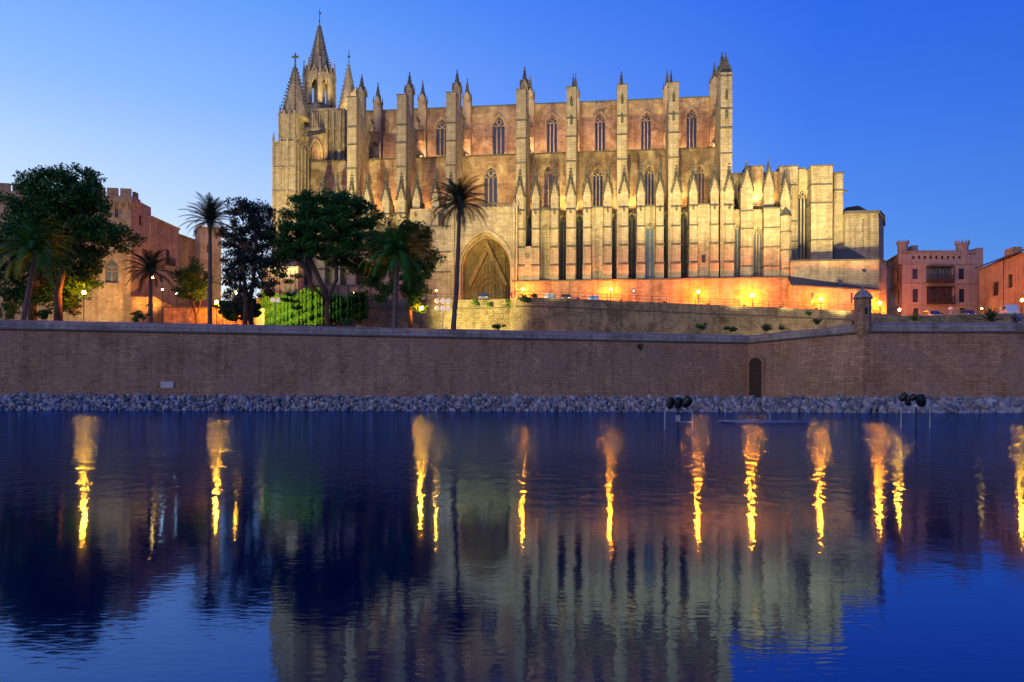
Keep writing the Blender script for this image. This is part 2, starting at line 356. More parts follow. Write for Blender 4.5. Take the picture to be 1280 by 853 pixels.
sweep(MB(), PW, [(.55,.2), (0,9.3), (-1.5,9.3), (-3,.2)]).build('wall', M['rampart'], ramp_t)
sweep(MB(), PW, [(0,9.303), (.22,9.36), (.26,9.45), (.22,9.54), (0,9.6)]).build('cordon', M['string'], ramp_t)
sweep(MB(), PW, [(-.02,9.603), (-.06,10.32), (-2.6,10.78), (-2.7,9.5)]).build('parapet', M['coping'], ramp_t)
# arched doorway in the flank
A, B = Vector((33.8,114.6)), Vector((42.1,95.8)); fd = (B-A).normalized(); fn = Vector((fd.y*-1, fd.x)) 
if fn.x > 0: fn = -fn
def flank(s, out, z): p = A+fd*s; q = p+fn*out; return (q.x, q.y, z)
# doorway centre where pixel 948 meets the flank
t948 = (948-640)/1000; s0 = (t948*A.y-A.x)/(fd.x-t948*fd.y)
t938 = (938-640)/1000; s1 = (t938*A.y-A.x)/(fd.x-t938*fd.y)
hw = abs(s0-s1)*.8
def arch2(cx, wd, zs, zt, n=8, pointed=True):
    H = zt-zs; pts = []
    if pointed and H > wd/2:
        R = (H*H+(wd/2)**2)/wd; amax = math.acos(max(-1, min(1, (R-wd/2)/R)))
        for i in range(n+1):
            a = pi-amax*i/n; pts.append((cx-wd/2+R+R*cos(a), zs+R*sin(a)))
    else:
        for i in range(n+1):
            a = pi-pi/2*i/n; pts.append((cx+wd/2*cos(a), zs+H*sin(a)))
    return pts+[(2*cx-x, z) for x, z in pts[-2::-1]]
def flpoly(mb, poly, o0, o1):
    n = len(poly); v = [flank(p[0], o0, p[1]) for p in poly]+[flank(p[0], o1, p[1]) for p in poly]
    mb.add(v, [tuple(range(n)), tuple(range(2*n-1, n-1, -1))]+[(i, (i+1) % n, (i+1) % n+n, i+n) for i in range(n)])
d = thing('postern_door', 'tall dark arched doorway in the flank of the rampart', 'door', flank(s0, 0, 1.2))
zt = 7.2; sp = arch2(s0, 2*hw, zt-hw*.6, zt, pointed=False)
inner = [(s0-hw, 1.6)]+sp+[(s0+hw, 1.6)]
op = arch2(s0, 2*hw+.7, zt-hw*.6, zt+.35, pointed=False); outer = [(s0-hw-.35, 1.6)]+op+[(s0+hw+.35, 1.6)]
mb = MB(); n = len(inner)
for i in range(n-1):
    a, b, c, e = inner[i], inner[i+1], outer[i+1], outer[i]
    q = [a, b, c, e]; flpoly(mb, q, .2, .62)
o = mb.build('door_surround', M['rampart'], d); o.matrix_parent_inverse = Matrix.Translation(-Vector(d.location))
mb = MB(); flpoly(mb, inner, .15, .5); o = mb.build('door_leaf', M['wood'], d); o.matrix_parent_inverse = Matrix.Translation(-Vector(d.location))
# plaque
pv = at(210, 479, 1); 
tx = -.43; # solve on left face
Aw, Bw = Vector((-60.9,95.0)), Vector((33.8,114.6)); dw = (Bw-Aw).normalized(); s = (tx*Aw.y-Aw.x)/(dw.x-tx*dw.y); P = Aw+dw*s
pl = MB().box(-.75,.75,-.08,.05,-.42,.42).build('wall_plaque', M['plaque'], loc=(P.x+.1, P.y-.47, 2.9)); pl.rotation_euler = (radians(-3), 0, atan2(dw.y, dw.x))
tag(pl, 'small pale rectangular plaque fixed low on the rampart wall', 'plaque')

# bartizan (watch turret) on the corner
c = Vector((42.15, 96.2, 0)); tt = thing('watch_turret', 'small domed stone watch turret on the corner of the rampart', 'turret', (c.x, c.y, 9.6))
MB().cone(0,0,.35,.97,-.9,.1,8,pi/8).cone(0,0,.97,.95,.1,3.75,8,pi/8).build('shaft', M['rampart'], tt)
MB().cone(0,0,.95,1.2,3.75,3.9,8,pi/8).cone(0,0,1.2,1.15,3.9,4.02,8,pi/8).build('cornice', M['coping'], tt)
MB().lathe(0,0,[(1.05,4.02),(.95,4.3),(.75,4.6),(.5,4.82),(.2,4.97),(.12,5.02),(.1,5.15),(.17,5.22),(.17,5.32),(.04,5.5)],12).build('dome', M['coping'], tt)
MB().box(-.13,.13,-1.0,-.85,1.9,2.7).build('loophole', M['black'], tt)

# ------------------------------------------------------------------ terrace and slopes behind the rampart
def gz(Y): return 10.1+.08*max(0, Y-116)
def rz(X, Y): return 18.05-.050*max(X, 0)-(.00055*max(X-20,0)**1.3)+.10*max(0, Y-134)
mb = MB(); inner = offset(PW, -2.65)
pts = [(-150,80)]+inner+[(150,93)]
for x, y in pts: mb.v += [(x,y,10.1), (x,116.2,10.1), (x,160,13.6)]
mb.f = [(3*i, 3*i+3, 3*i+4, 3*i+1) for i in range(len(pts)-1)]+[(3*i+1, 3*i+4, 3*i+5, 3*i+2) for i in range(len(pts)-1)]
struct(mb.build('terrace_ground', M['soil']))
# retaining wall line (plan)
RW = [(-43,134.5), (-18,136.5), (-4,136), (-.5,134.5), (.6,132.4), (6,131), (25,129.5), (48,127.5), (53,127), (70,131), (100,133)]
def rtop(x): return rz(x, 134)+.2
fine = subdiv(RW, 2.2)
t = thing('retaining_wall', 'rough rubble retaining wall below the cathedral road', 'wall')
mb = MB(); f0 = offset(fine, .9); f1 = offset(fine, 0); f2 = offset(fine, -.5)
for (a, b), (c_, d_), (e, f_) in zip(f0, f1, f2):
    j = random.uniform(-.12,.12); h = rtop(c_)
    mb.v += [(a, b, 9.8), ((a+c_)/2+j, (b+d_)/2+j, (9.8+h)/2), (c_, d_, h), (e, f_, h), (e, f_, 9.8)]
mb.f = [(5*i+j, 5*i+5+j, 5*i+6+j, 5*i+j+1) for i in range(len(fine)-1) for j in range(4)]
mb.build('wall', M['retain'], t)
mb = MB()
for i in range(len(fine)-1):
    a, b = f0[i], f0[i+1]
for line, zz in ((f1, 0),):
    k = 4
    for i in range(len(line)):
        x, y = line[i]; h = rtop(x)-1.6
        mb.v += [(x+.0, y-.25, h), (x, y-.38, h+.1), (x, y-.25, h+.22)]
    mb.f = [(3*i+j, 3*i+3+j, 3*i+4+j, 3*i+j+1) for i in range(len(line)-1) for j in range(2)]
mb.build('string_course', M['string'], t)
# road sheet
mb = MB(); xs_ = [i*4-100 for i in range(53)]
def rwy(x): return lin(RW, max(-42.9, min(99, x)))
for x in xs_:
    y0 = rwy(x)+.3
    for k in range(5): y = y0+(175-y0)*[0,.15,.35,.6,1][k]; mb.v.append((x, y, rz(x, y)+(0 if x > -47 else -3.5*min(1, (-47-x)/10))))
mb.f = [(5*i+j, 5*i+5+j, 5*i+6+j, 5*i+j+1) for i in range(len(xs_)-1) for j in range(4)]
struct(mb.build('upper_road', M['asphalt']))
# hill behind, so the picture has ground under everything
mb = MB().box(-400,400,176,420,-2,17); struct(mb.build('hill', M['soil']))
# railing along the road edge
t = thing('road_railing', 'thin dark railing along the road edge above the rubble wall', 'railing')
mb = MB(); rl = [(x, y-.1) for x, y in f2 if -20 < x < 56]
for dz in (.55, 1.0): mb.tube([(x, y, rtop(x)+dz) for x, y in rl], .035, 4)
mb.build('rail', M['iron'], t)
mb = MB()
for x, y in rl: mb.box(x-.04, x+.04, y-.04, y+.04, rtop(x)-.1, rtop(x)+1.02)
o = mb.build('posts', M['iron'], t); o['kind'] = 'stuff'

# ------------------------------------------------------------------ cathedral
TH = radians(7); CS, SN = cos(TH), sin(TH); O = (18.45, 150.0)
def UV(px, v): t = (px-640)/1000; return (t*(O[1]+CS*v)-O[0]-SN*v)/(CS+SN*t)
def WZ(px, py, v): u = UV(px, v); return ZC+(hor(px)-py)*(O[1]-SN*u+CS*v)/1000
def wpt(u, v, w_): return Vector((O[0]+CS*u+SN*v, O[1]-SN*u+CS*v, w_))
cath = thing('cathedral', 'huge floodlit gothic cathedral with pinnacled buttresses above the lake', 'cathedral', (O[0], O[1], 0), -TH)
def part(mb, name, mat, parent=None): return mb.build(name, M[mat] if isinstance(mat, str) else mat, parent or cath)
def wall(mb, u0, u1, w0, w1, v, ops=(), th=1.0, rev=.6):
    """front face at v with openings [(uc,width,wb,wt)], pointed heads, real reveals"""
    ops = sorted(ops); x = u0
    def q(a, b, c_, d_): mb.add([(a,v,c_),(b,v,c_),(b,v,d_),(a,v,d_)], [(0,1,2,3)])
    for uc, wd, wb, wt in ops:
        l, r = uc-wd/2, uc+wd/2
        q(x, l, w0, w1); 
        if wb > w0+.001: q(l, r, w0, wb)
        ws = wt-wd*.85
        pts = arch2(uc, wd, ws, wt)
        for (a, b), (c_, d_) in zip(pts, pts[1:]):
            mb.add([(a,v,b),(c_,v,d_),(c_,v,w1),(a,v,w1)], [(0,1,2,3)])
        loop = [(l, wb)]+pts+[(r, wb)]
        for (a, b), (c_, d_) in zip(loop, loop[1:]+loop[:1]):
            mb.add([(a,v,b),(c_,v,d_),(c_,v+rev,d_),(a,v+rev,b)], [(0,1,2,3)])
        x = r
    q(x, u1, w0, w1)
    mb.add([(u0,v,w0),(u0,v+th,w0),(u0,v+th,w1),(u0,v,w1)], [(0,1,2,3)]); mb.add([(u1,v,w0),(u1,v+th,w0),(u1,v+th,w1),(u1,v,w1)], [(0,1,2,3)])
    mb.add([(u0,v,w1),(u1,v,w1),(u1,v+th,w1),(u0,v+th,w1)], [(0,1,2,3)])
    return mb
def ringv(mb, cx, cz, r, th, v0, v1, n=10, rot=0):
    for i in range(n):
        a, b = rot+2*pi*i/n, rot+2*pi*(i+1)/n
        P_ = [(cx+(r-th)*cos(a), cz+(r-th)*sin(a)), (cx+r*cos(a), cz+r*sin(a)), (cx+r*cos(b), cz+r*sin(b)), (cx+(r-th)*cos(b), cz+(r-th)*sin(b))]
        mb.prism(P_, v0, v1)
def archband(mb, uc, wd, ws, wt, th, v0, v1, n=8, legs=None):
    a = arch2(uc, wd, ws, wt, n); b = arch2(uc, wd+2*th, ws, wt+th*1.25, n)
    if legs is not None:
        a = [(uc-wd/2, legs)]+a+[(uc+wd/2, legs)]; b = [(uc-wd/2-th, legs)]+b+[(uc+wd/2+th, legs)]
    for i in range(len(a)-1): mb.prism([a[i], a[i+1], b[i+1], b[i]], v0, v1)
def window(parent, uc, wd, wb, wt, v, lights=3, glass='glass', trac='church', rev=.6):
    pane = MB(); ws = wt-wd*.85; pts = [(uc-wd/2, wb)]+arch2(uc, wd, ws, wt)+[(uc+wd/2, wb)]
    pane.prism(pts, v+rev-.05, v+rev+.1); p = part(pane, 'window', glass, parent)
    m = MB(); d0, d1 = v+rev-.32, v+rev-.08; lw = wd/lights; bt = .11 if wd > 1.2 else .08
    zh = ws-wd*.1
    for i in range(1, lights):
        x = uc-wd/2+lw*i; m.box(x-bt, x+bt, d0, d1, wb, zh+.2)
    for i in range(lights):
        x = uc-wd/2+lw*(i+.5); archband(m, x, lw-bt*1.2, zh-lw*.2, zh+lw*.6, bt, d0, d1, 4)
    r = wd*.23
    ringv(m, uc, wt-wd*.48, r, .10, d0, d1); ringv(m, uc-wd*.24, zh+wd*.33, r*.85, .09, d0, d1); ringv(m, uc+wd*.24, zh+wd*.33, r*.85, .09, d0, d1)
    archband(m, uc, wd-.24, ws, wt-.15, .12, d0, d1, 8, legs=wb)
    part(m, 'tracery', trac, p)
    s = MB(); k = int((zh-wb)/1.1)
    for i in range(1, k): s.box(uc-wd/2, uc+wd/2, v+rev-.10, v+rev-.06, wb+i*(zh-wb)/k-.03, wb+i*(zh-wb)/k+.03)
    if s.v: part(s, 'glazing_bar', 'iron', p)
    return p
W0 = 23.6
# --- clerestory / nave wall
V1 = 19
def op(px, wpx, yb, yt, v): u0, u1 = UV(px-wpx/2, v), UV(px+wpx/2, v); return ((u0+u1)/2, u1-u0, WZ(px, yb, v), WZ(px, yt, v))
cler = [op(551.5,15,194,148,V1), op(622.5,15.5,193,145,V1), op(689,13.5,191,143,V1), op(749,13.5,189,141.5,V1), op(806.5,13,188,140.5,V1), op(863.5,13.5,187,136,V1)]
uL, uR = UV(384, V1), UV(904, 10)
wt_roof = 64.3
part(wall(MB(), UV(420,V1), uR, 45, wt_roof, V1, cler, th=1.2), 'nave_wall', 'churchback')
for k, o_ in enumerate(cler): window(cath, *o_, V1, 3)
mb = MB(); mb.box(UV(420,V1), uR+.1, V1-.25, V1+.5, wt_roof, wt_roof+.22); part(mb, 'gutter_coping', 'lead')
mb = MB().prism([(V1+.5, wt_roof), (V1+12, wt_roof+1.4), (V1+24, wt_roof), (V1+24, 44), (V1+1.21, 44)], UV(420,V1)+.02, uR-.02, 'x'); part(mb, 'roof', 'slate')
# ledge at window-sill line
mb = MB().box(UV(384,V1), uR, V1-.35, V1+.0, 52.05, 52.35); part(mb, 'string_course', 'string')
# hood mouldings
mb = MB()
for uc, wd, wb, wt in cler: archband(mb, uc, wd+.2, wt-wd*.85, wt+.15, .22, V1-.22, V1+.01, 8)
part(mb, 'hood_mould', 'church')
# --- aisle wall
V2 = 8.5; WA = 50.4
ais = [op(452,12,262,212,V2), op(612.5,17,259,208,V2), op(684.5,12,259,207,V2), op(746.5,13,259,209,V2), op(811,12,258,207,V2), op(874,12.5,257,206,V2), op(920.5,7.5,257,214,V2)]
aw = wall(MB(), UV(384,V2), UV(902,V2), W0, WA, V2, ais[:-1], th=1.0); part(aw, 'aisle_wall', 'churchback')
for k, o_ in enumerate(ais[:-1]): window(cath, *o_, V2, 3 if k != 2 else 2, 'glass' if k in (0,1,3,4) else 'glassred')
mb = MB(); mb.add([(UV(384,V2),V2-.3,WA),(UV(902,V2),V2-.3,WA),(UV(902,V2),V1,52),(UV(384,V2),V1,52)], [(0,1,2,3)])
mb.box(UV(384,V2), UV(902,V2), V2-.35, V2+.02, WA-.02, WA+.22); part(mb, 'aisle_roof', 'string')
mb = MB()
for uc, wd, wb, wt in ais[:-1]: archband(mb, uc, wd+.2, wt-wd*.85, wt+.15, .2, V2-.2, V2+.01, 8)
part(mb, 'hood_mould', 'churchback')
# --- small gabled buttresses (copied)
SH = 39.9-W0; GA = 42.6-W0; TIP = 46.2-W0
def make_small(hw=.74):
    b = MB(); b.box(-hw,hw,0,4.2,0,SH)
    b.prism([(-hw,SH),(hw,SH),(0,GA)], 0, 3.2, 'y')
    b.box(-hw-.05,hw+.05,-.08,4.2,0,3.0)
    o = part(b, 'buttress', 'church')
    for z in (WZ(750,330.5,0)-W0, WZ(750,307.5,0)-W0, WZ(750,284.5,0)-W0, WZ(750,260.5,0)-W0):
        s = MB(); s.prism([(-.16,z-.12),(-.2,z+.05),(0,z+.22),(4,z+.22),(4,z-.12)], -hw-.16, hw+.16, 'x')
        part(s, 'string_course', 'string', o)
    p = MB(); c_ = 1.15
    p.box(-.5,.5,c_-.5,c_+.5,SH+.2,GA-.4); p.cone(0,c_-.6,.58,.06,GA-1.2,TIP,4,pi/4); p.cone(0,c_-.6,.5,.5,GA+.2,GA+.45,6)
    p.cone(0,c_-.6,.16,.2,TIP-.6,TIP-.4,6); p.ball((0,c_-.6,TIP), .15, 6, 4)
    for i in range(5):       # crockets up the spire
        z = GA-.1+i*.62; r = .56*(1-(z-GA+.5)/(TIP-GA+.5))
        for a in range(4): aa = pi/4+a*pi/2; p.ball((r*cos(aa), c_-.6+r*sin(aa), z), .19, 5, 3)
    for sgn in (-1,1):       # crocketed side gables
        for i in range(6):
            t_ = i/5; x = sgn*(hw*(1-t_)+.12); z = SH+.25+t_*(GA-SH)
            p.cone(x, .0, .27, .05, z-.3, z+.5, 5)
        p.cone(sgn*(hw-.02), .7, .30, .30, SH-1.0, SH+1.0, 4, pi/4); p.cone(sgn*(hw-.02), .7, .36, .03, SH+1.0, GA+.1, 4, pi/4)
        for i in range(3): p.ball((sgn*(hw+.02), .62, SH+1.1+i*.5), .15, 5, 3)
    p.ball((0,-.1,GA+.1), .2, 6, 4)
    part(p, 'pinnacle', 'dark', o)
    gg = MB(); gg.tube([(0,.1,WZ(750,264,0)-W0), (0,-.55,WZ(750,265,0)-W0), (0,-1.0,WZ(750,263,0)-W0)], [.26,.2,.1], 6); gg.ball((0,-1.0,WZ(750,262.5,0)-W0), .17, 6, 4)
    part(gg, 'gargoyle', 'dark', o)
    return o
sb = make_small(); first = True
small_px = [(400.6,0),(419.7,0),(438.5,1),(457.5,0),(481,0),(500.5,1),(519.5,0),(543,0),(562.5,1),(649,1),(668.7,0),(692.5,0),(712.5,1),(733,0),(759,0),(779.5,1),(800.3,0),(824,0),(845,1),(866,0),(892.5,0),(911,1)]
for k, (px, big) in enumerate(small_px):
    o = sb if k == 0 else copy_tree(sb, cath)
    o.location = (UV(px,0), 0, W0); o.scale = (1.04 if big else .98, 1, 1+random.uniform(-.004,.006))
# --- chapel recesses
spans = [(x, .84) for x, b in small_px]
rec = MB(); mid = MB(); dkw = []
US = [UV(px,0) for px, b in small_px]
VR = 3.6
# recess back walls: dark gaps between every neighbouring pair on the right
roofw = 37.25
gapsR = [(9,10),(11,12),(12,13),(14,15),(15,16),(17,18),(18,19),(20,21)]
for a, b in gapsR:
    u0, u1 = US[a]+.82, US[b]-.82; lo = W0 if (a,b) != (9,10) else WZ(658,308,0)
    wall(rec, u0-.1, u1+.1, lo, roofw, VR, [((u0+u1)/2, (u1-u0)+.04, lo+.25, roofw-.35)], rev=.3)
    window(cath, (u0+u1)/2, u1-u0+.04, lo+.25, roofw-.35, VR, 2, 'glassdark', 'dark', rev=.3)
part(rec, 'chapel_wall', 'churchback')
mb = MB(); mb.box(US[9]-.7, US[10]+.75, .12, 3.5, W0, WZ(658,308,0))
u0 = US[10]; part(mb, 'chapel_infill', 'church')
ringm = MB(); ringv(ringm, (US[9]+US[10])/2, WZ(658,320,0), .42, .16, -.02, .3); part(ringm, 'oculus', 'dark')
mids = [(10,11,'olive'),(13,14,'panel'),(16,17,'blue'),(19,20,'plain')]
for a, b, kind in mids:
    u0, u1 = US[a]+.80, US[b]-.80; uc = (u0+u1)/2; wd = u1-u0
    if kind == 'blue':
        part(wall(MB(), u0, u1, W0, roofw+.3, .9, [(uc, wd-.22, W0+.4, WZ(812,275,0))]), 'chapel_wall', 'church')
        window(cath, uc, wd-.22, W0+.4, WZ(812,275,0), .9, 2, 'glassblue')
    elif kind == 'olive':
        part(wall(MB(), u0, u1, W0, roofw+.3, 1.6, [(uc, wd-.5, W0+.6, WZ(681,277,0))]), 'chapel_wall', 'church')
        window(cath, uc, wd-.5, W0+.6, WZ(681,277,0), 1.6, 2, M['church'], 'church')
    elif kind == 'panel':
        part(wall(MB(), u0, u1, W0, roofw+.3, .7, [(uc, wd*.42, W0+.6, WZ(747,282,0))], rev=.35), 'chapel_wall', 'church')
        window(cath, uc, wd*.42, W0+.6, WZ(747,282,0), .7, 2, M['church'], 'church', rev=.35)
    else:
        m = MB().box(u0, u1, .5, 3, W0, roofw+.3); part(m, 'chapel_wall', 'church')
        m = MB().box(uc-.35, uc+.35, .44, .5, W0+3.2, W0+4.6); part(m, 'shutter', 'wood')
    m = MB(); m.box(u0, u1, .35, 1.0, roofw+.3, roofw+.55)
    part(m, 'string_course', 'string')
# left chapels (behind the trees)
UL = UV(384,0)
part(wall(MB(), UL, US[8]-.7, W0-4, 37.6, 2.6, []), 'chapel_wall', 'church')
mb = MB().box(UL, US[8]-.6, 2.3, 2.7, 37.6, 37.9); part(mb, 'string_course', 'string')
mb = MB(); mb.add([(UL,2.6,roofw+.2),(US[-1],.9,roofw+.2),(US[-1],V2,roofw+.6),(UL,V2,roofw+.6)], [(0,1,2,3)])
# chapel roof only behind the recess walls
mb = MB(); mb.box(UL, US[8], 2.7, V2, 36.9, 37.5); mb.box(US[9], US[-1]+.5, VR, V2, 36.9, roofw+.02)
part(mb, 'chapel_roof', 'string')
# --- platform under the chapels: orange wall along the road
uA, uB = UV(646,-.9), UV(1092,-.9)
mb = MB(); n_ = 30
for i in range(n_+1):
    u = uA+(uB-uA)*i/n_; top = W0 if u < UV(987,-.9) else WZ(1020,356,0)
    mb.v += [(u,-1.1,12), (u,-.9,top-.001*i), (u,2,top-.001*i)]
mb.f = [(3*i+j, 3*i+3+j, 3*i+4+j, 3*i+j+1) for i in range(n_) for j in range(2)]+[(0,1,2),(3*n_,3*n_+1,3*n_+2)]
part(mb, 'platform_wall', 'platform')
mb = MB(); mb.prism([(-1.15,W0-.1),(-1.2,W0+.1),(-.8,W0+.2),(.0,W0+.2),(0,W0-.1)], UV(640,-1), UV(990,-1), 'x'); part(mb, 'string_course', 'string')
# --- portal block
up0, up1 = UV(547,-.3), UV(646,-.3); uc = UV(605.5,0); wd = UV(638,0)-UV(573,0); zt = WZ(605,291,0); zs = WZ(605,336,0)
loop = [(uc-wd/2, 16)]+arch2(uc, wd, zs, zt, 12)+[(uc+wd/2, 16)]
mb = MB(); v = -.3; W1 = WZ(605,262,0)
def q(a, b, c_, d_, vv=v): mb.add([(a,vv,c_),(b,vv,c_),(b,vv,d_),(a,vv,d_)], [(0,1,2,3)])
q(UV(512,v), uc-wd/2, 16, W1); q(uc+wd/2, up1, 16, W1)
for (a, b), (c_, d_) in zip(loop[1:-1], loop[2:-1]): mb.add([(a,v,b),(c_,v,d_),(c_,v,W1),(a,v,W1)], [(0,1,2,3)])
for (a, b), (c_, d_) in zip(loop, loop[1:]): mb.add([(a,v,b),(c_,v,d_),(c_,6,d_),(a,6,b)], [(0,1,2,3)])
mb.add([(UV(512,v),v,W1),(up1,v,W1),(up1,V2,W1),(UV(512,v),V2,W1)], [(0,1,2,3)])
mb.add([(up1,v,16),(up1,v+3,16),(up1,v+3,W1),(up1,v,W1)], [(0,1,2,3)])
part(mb, 'portal_wall', 'church')
mb = MB()
for th, vv, wi in ((.55,-.62,0.05),(.3,.5,-.45),(.25,2.6,-.4)):
    archband(mb, uc, wd+wi, zs, zt+wi*.62, th, vv, vv+(.6 if wi > 0 else 1.2), 14, legs=16)
part(mb, 'archivolt', 'church')
mb = MB()
for px0, px1 in ((563.5,567.5),(569,571.5),(640.5,643),(644,646.2)):
    mb.box(UV(px0,-.6), UV(px1,-.6), -.85, .2, 16, W1+.3); mb.cone((UV(px0,-.6)+UV(px1,-.6))/2, -.4, .5, .05, W1+.3, W1+1.6, 4, pi/4)
mb.box(UV(512,-.6), UV(646,-.6), -.5, .1, W1, W1+.35)
part(mb, 'pilaster', 'church')
for y in (284, 316, 341): z = WZ(530,y,0); mb = MB(); mb.box(UV(512,-.5), UV(563,-.5), -.5, -.28, z-.1, z+.12); part(mb, 'string_course', 'string')
# parapet balustrade on the portal
mb = MB(); z = W1+.36
for i in range(26): x = uc-5.5+i*.46; mb.box(x-.09, x+.09, -.25, -.05, z, z+.6)
mb.box(uc-5.8, UV(640,-.3), -.3, 0, z+.6, z+.78); part(mb, 'balustrade', 'dark')
# porch interior
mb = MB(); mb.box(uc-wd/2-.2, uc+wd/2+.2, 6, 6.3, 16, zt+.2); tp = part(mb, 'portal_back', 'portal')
mb = MB(); vb = 5.7
gx = UV(609,5); gt = WZ(609,303,5)
for sgn in (-1,1):
    bx = gx+sgn*4.1; bz = WZ(609,357,5)
    mb.prism([(gx, gt), (bx, bz), (bx-sgn*.85, bz), (gx, gt-1.9)], vb-.9, vb)
    for i in range(9): t_ = i/8; mb.ball((gx+(bx-gx)*t_+sgn*.15, vb-.3, gt+(bz-gt)*t_+.15), .16, 5, 3)
for r in (1.2,2.0,2.8): archband(mb, gx, r*2, 22.6, 22.6+r*1.35, .22, vb-.35, vb, 8, legs=19)
for i in range(14):
    x = uc-wd/2+.5+i*(wd-1)/13; mb.box(x-.07, x+.07, vb-.1, vb+.28, 19, 29.5)
for z in (24.4, 28.2, 30.2): mb.box(uc-wd/2, uc+wd/2, vb, vb+.29, z-.1, z+.1)
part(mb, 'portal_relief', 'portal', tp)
mb = MB(); mb.box(gx-3.4, gx+3.4, 5.45, 5.7, 17, 21.2); part(mb, 'door_porch', 'church', tp)
for sgn in (-1,1): m = MB(); m.box(gx+sgn*1.7-1.15, gx+sgn*1.7+1.15, 5.36, 5.44, 17, 20.9); part(m, 'door', 'wood', tp)
# shuttered opening in portal wall
mb = MB(); mb.box(UV(547,-.3), UV(555,-.3), -.33, -.29, WZ(551,284,0)+.15, WZ(551,263,0)-.6); part(mb, 'shutter', 'wood')

# --- great buttress piers
def make_pier(topw=60.4):
    hw = .93; b = MB()
    b.prism([(0,0),(0,topw-W0),(2.1,topw-W0),(2.1,topw-W0-1.6),(5.5,topw-W0-3.6),(8.2,topw-W0-4.6),(8.2,0)], -hw, hw, 'x')
    o = part(b, 'great_buttress', 'church')
    for y in (155,178,207):
        z = WZ(745,y-(8 if y < 200 else 6),.5)-W0; s = MB(); s.box(-hw-.12, hw+.12, -.14, .5, z-.1, z+.12); part(s, 'string_course', 'string', o)
    s = MB(); s.box(-hw-.1, hw+.1, -.1, 2.2, topw-W0, topw-W0+.15); part(s, 'coping', 'string', o)
    for dz in (3.5, 9.5):
        s = MB(); s.prism([(2.2,topw-W0-dz-1),(8.1,topw-W0-dz-4.2),(8.1,topw-W0-dz-4.4),(2.2,topw-W0-dz-1.2)], -hw-.08, hw+.08, 'x'); part(s, 'string_course', 'string', o)
    p = MB(); c_ = 6.3; sh = 63.3-W0; tip = 67.2-W0
    p.box(-.72,.72,c_-.75,c_+.75,54-W0,sh); p.prism([(-.85,sh-.3),(.85,sh-.3),(0,sh+1.5)], c_-.85, c_+.85, 'y'); p.prism([(c_-.85,sh-.3),(c_+.85,sh-.3),(c_,sh+1.5)], -.84, .84, 'x')
    part(p, 'pinnacle', 'church', o)
    p = MB(); p.cone(0,c_,.85,.07,sh+.1,tip,4,pi/4); p.ball((0,c_,tip), .17, 6, 4); p.cone(0,c_,.22,.22,tip-.75,tip-.6,6)
    for i in range(5):
        z = sh+.4+i*.65; r = .85*(1-(z-sh)/(tip-sh))
        for a in range(4): aa = pi/4+a*pi/2; p.ball((r*cos(aa), c_+r*sin(aa), z), .15, 5, 3)
    for sx_ in (-1,1):
        for sy_ in (-1,1): p.cone(sx_*.8, c_+sy_*.8, .2, .03, sh-.2, sh+1.3, 4, pi/4)
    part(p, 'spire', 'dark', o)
    # flying arches
    f = MB()
    for z0, z1 in ((56.2,59.4),(50.8,54.0)):
        up = [(8.2,z0),(V1-.5,z1),(V1-.5,z1-.7)]; n_ = 6
        arc = [(V1-.5-(V1-.5-8.2)*sin(i/n_*pi/2), z1-4.6+ (z0+.2-z1+4.0)*(1-cos(i/n_*pi/2))**.8) for i in range(n_+1)]
        arc = [(8.2+(V1-.5-8.2)*t_, z0-.9-2.2*(1-t_)**2+ (z1-z0)*t_*.75-1.3*t_**3) for t_ in [1-i/8 for i in range(9)]]
        f.prism([(y, z-W0) for y, z in up+arc], -.5, .5, 'x')
    part(f, 'flying_arch', 'churchback', o)
    f = MB()
    for z0, z1 in ((56.2,59.4),(50.8,54.0)): f.prism([(8.2,z0-W0),(V1-.5,z1-W0),(V1-.5,z1-W0+.25),(8.2,z0-W0+.25)], -.65, .65, 'x')
    f.tube([(0,14.5,60.2-W0),(0,12.9,60.3-W0),(0,12.3,60.5-W0)], [.3,.25,.12], 6)
    part(f, 'arch_coping', 'string', o)
    # wall pinnacle
    c_ = 17.9; p = MB(); sh = 66-W0; tip = 70-W0
    p.box(-.85,.85,c_-1.0,c_+.6,44-W0,sh-.3); p.prism([(-.9,sh-.3),(.9,sh-.3),(0,sh+1.2)], c_-1, c_+.6, 'y')
    part(p, 'wall_pier', 'churchback', o)
    p = MB(); p.cone(0,c_-.2,.82,.06,sh+.1,tip,4,pi/4); p.ball((0,c_-.2,tip), .17, 6, 4)
    for sx_ in (-1,1):
        for sy_ in (-1,1): p.cone(sx_*.8, c_-.2+sy_*.75, .2, .03, sh-.4, sh+1.2, 4, pi/4)
    part(p, 'wall_spire', 'dark', o)
    return o
pr = make_pier(); piers = [438.7,500.7,562.5,650.2,713.2,776.6,841]
for k, px in enumerate(piers):
    o = pr if k == 0 else copy_tree(pr, cath)
    o.location = (UV(px,.4), .4, W0)
    if k >= 4:
        for ch in o.children:
            if ch.name.startswith(('pinnacle','spire')): ch.scale = (.62,1,1); ch.location = (0,.5,-1.7)
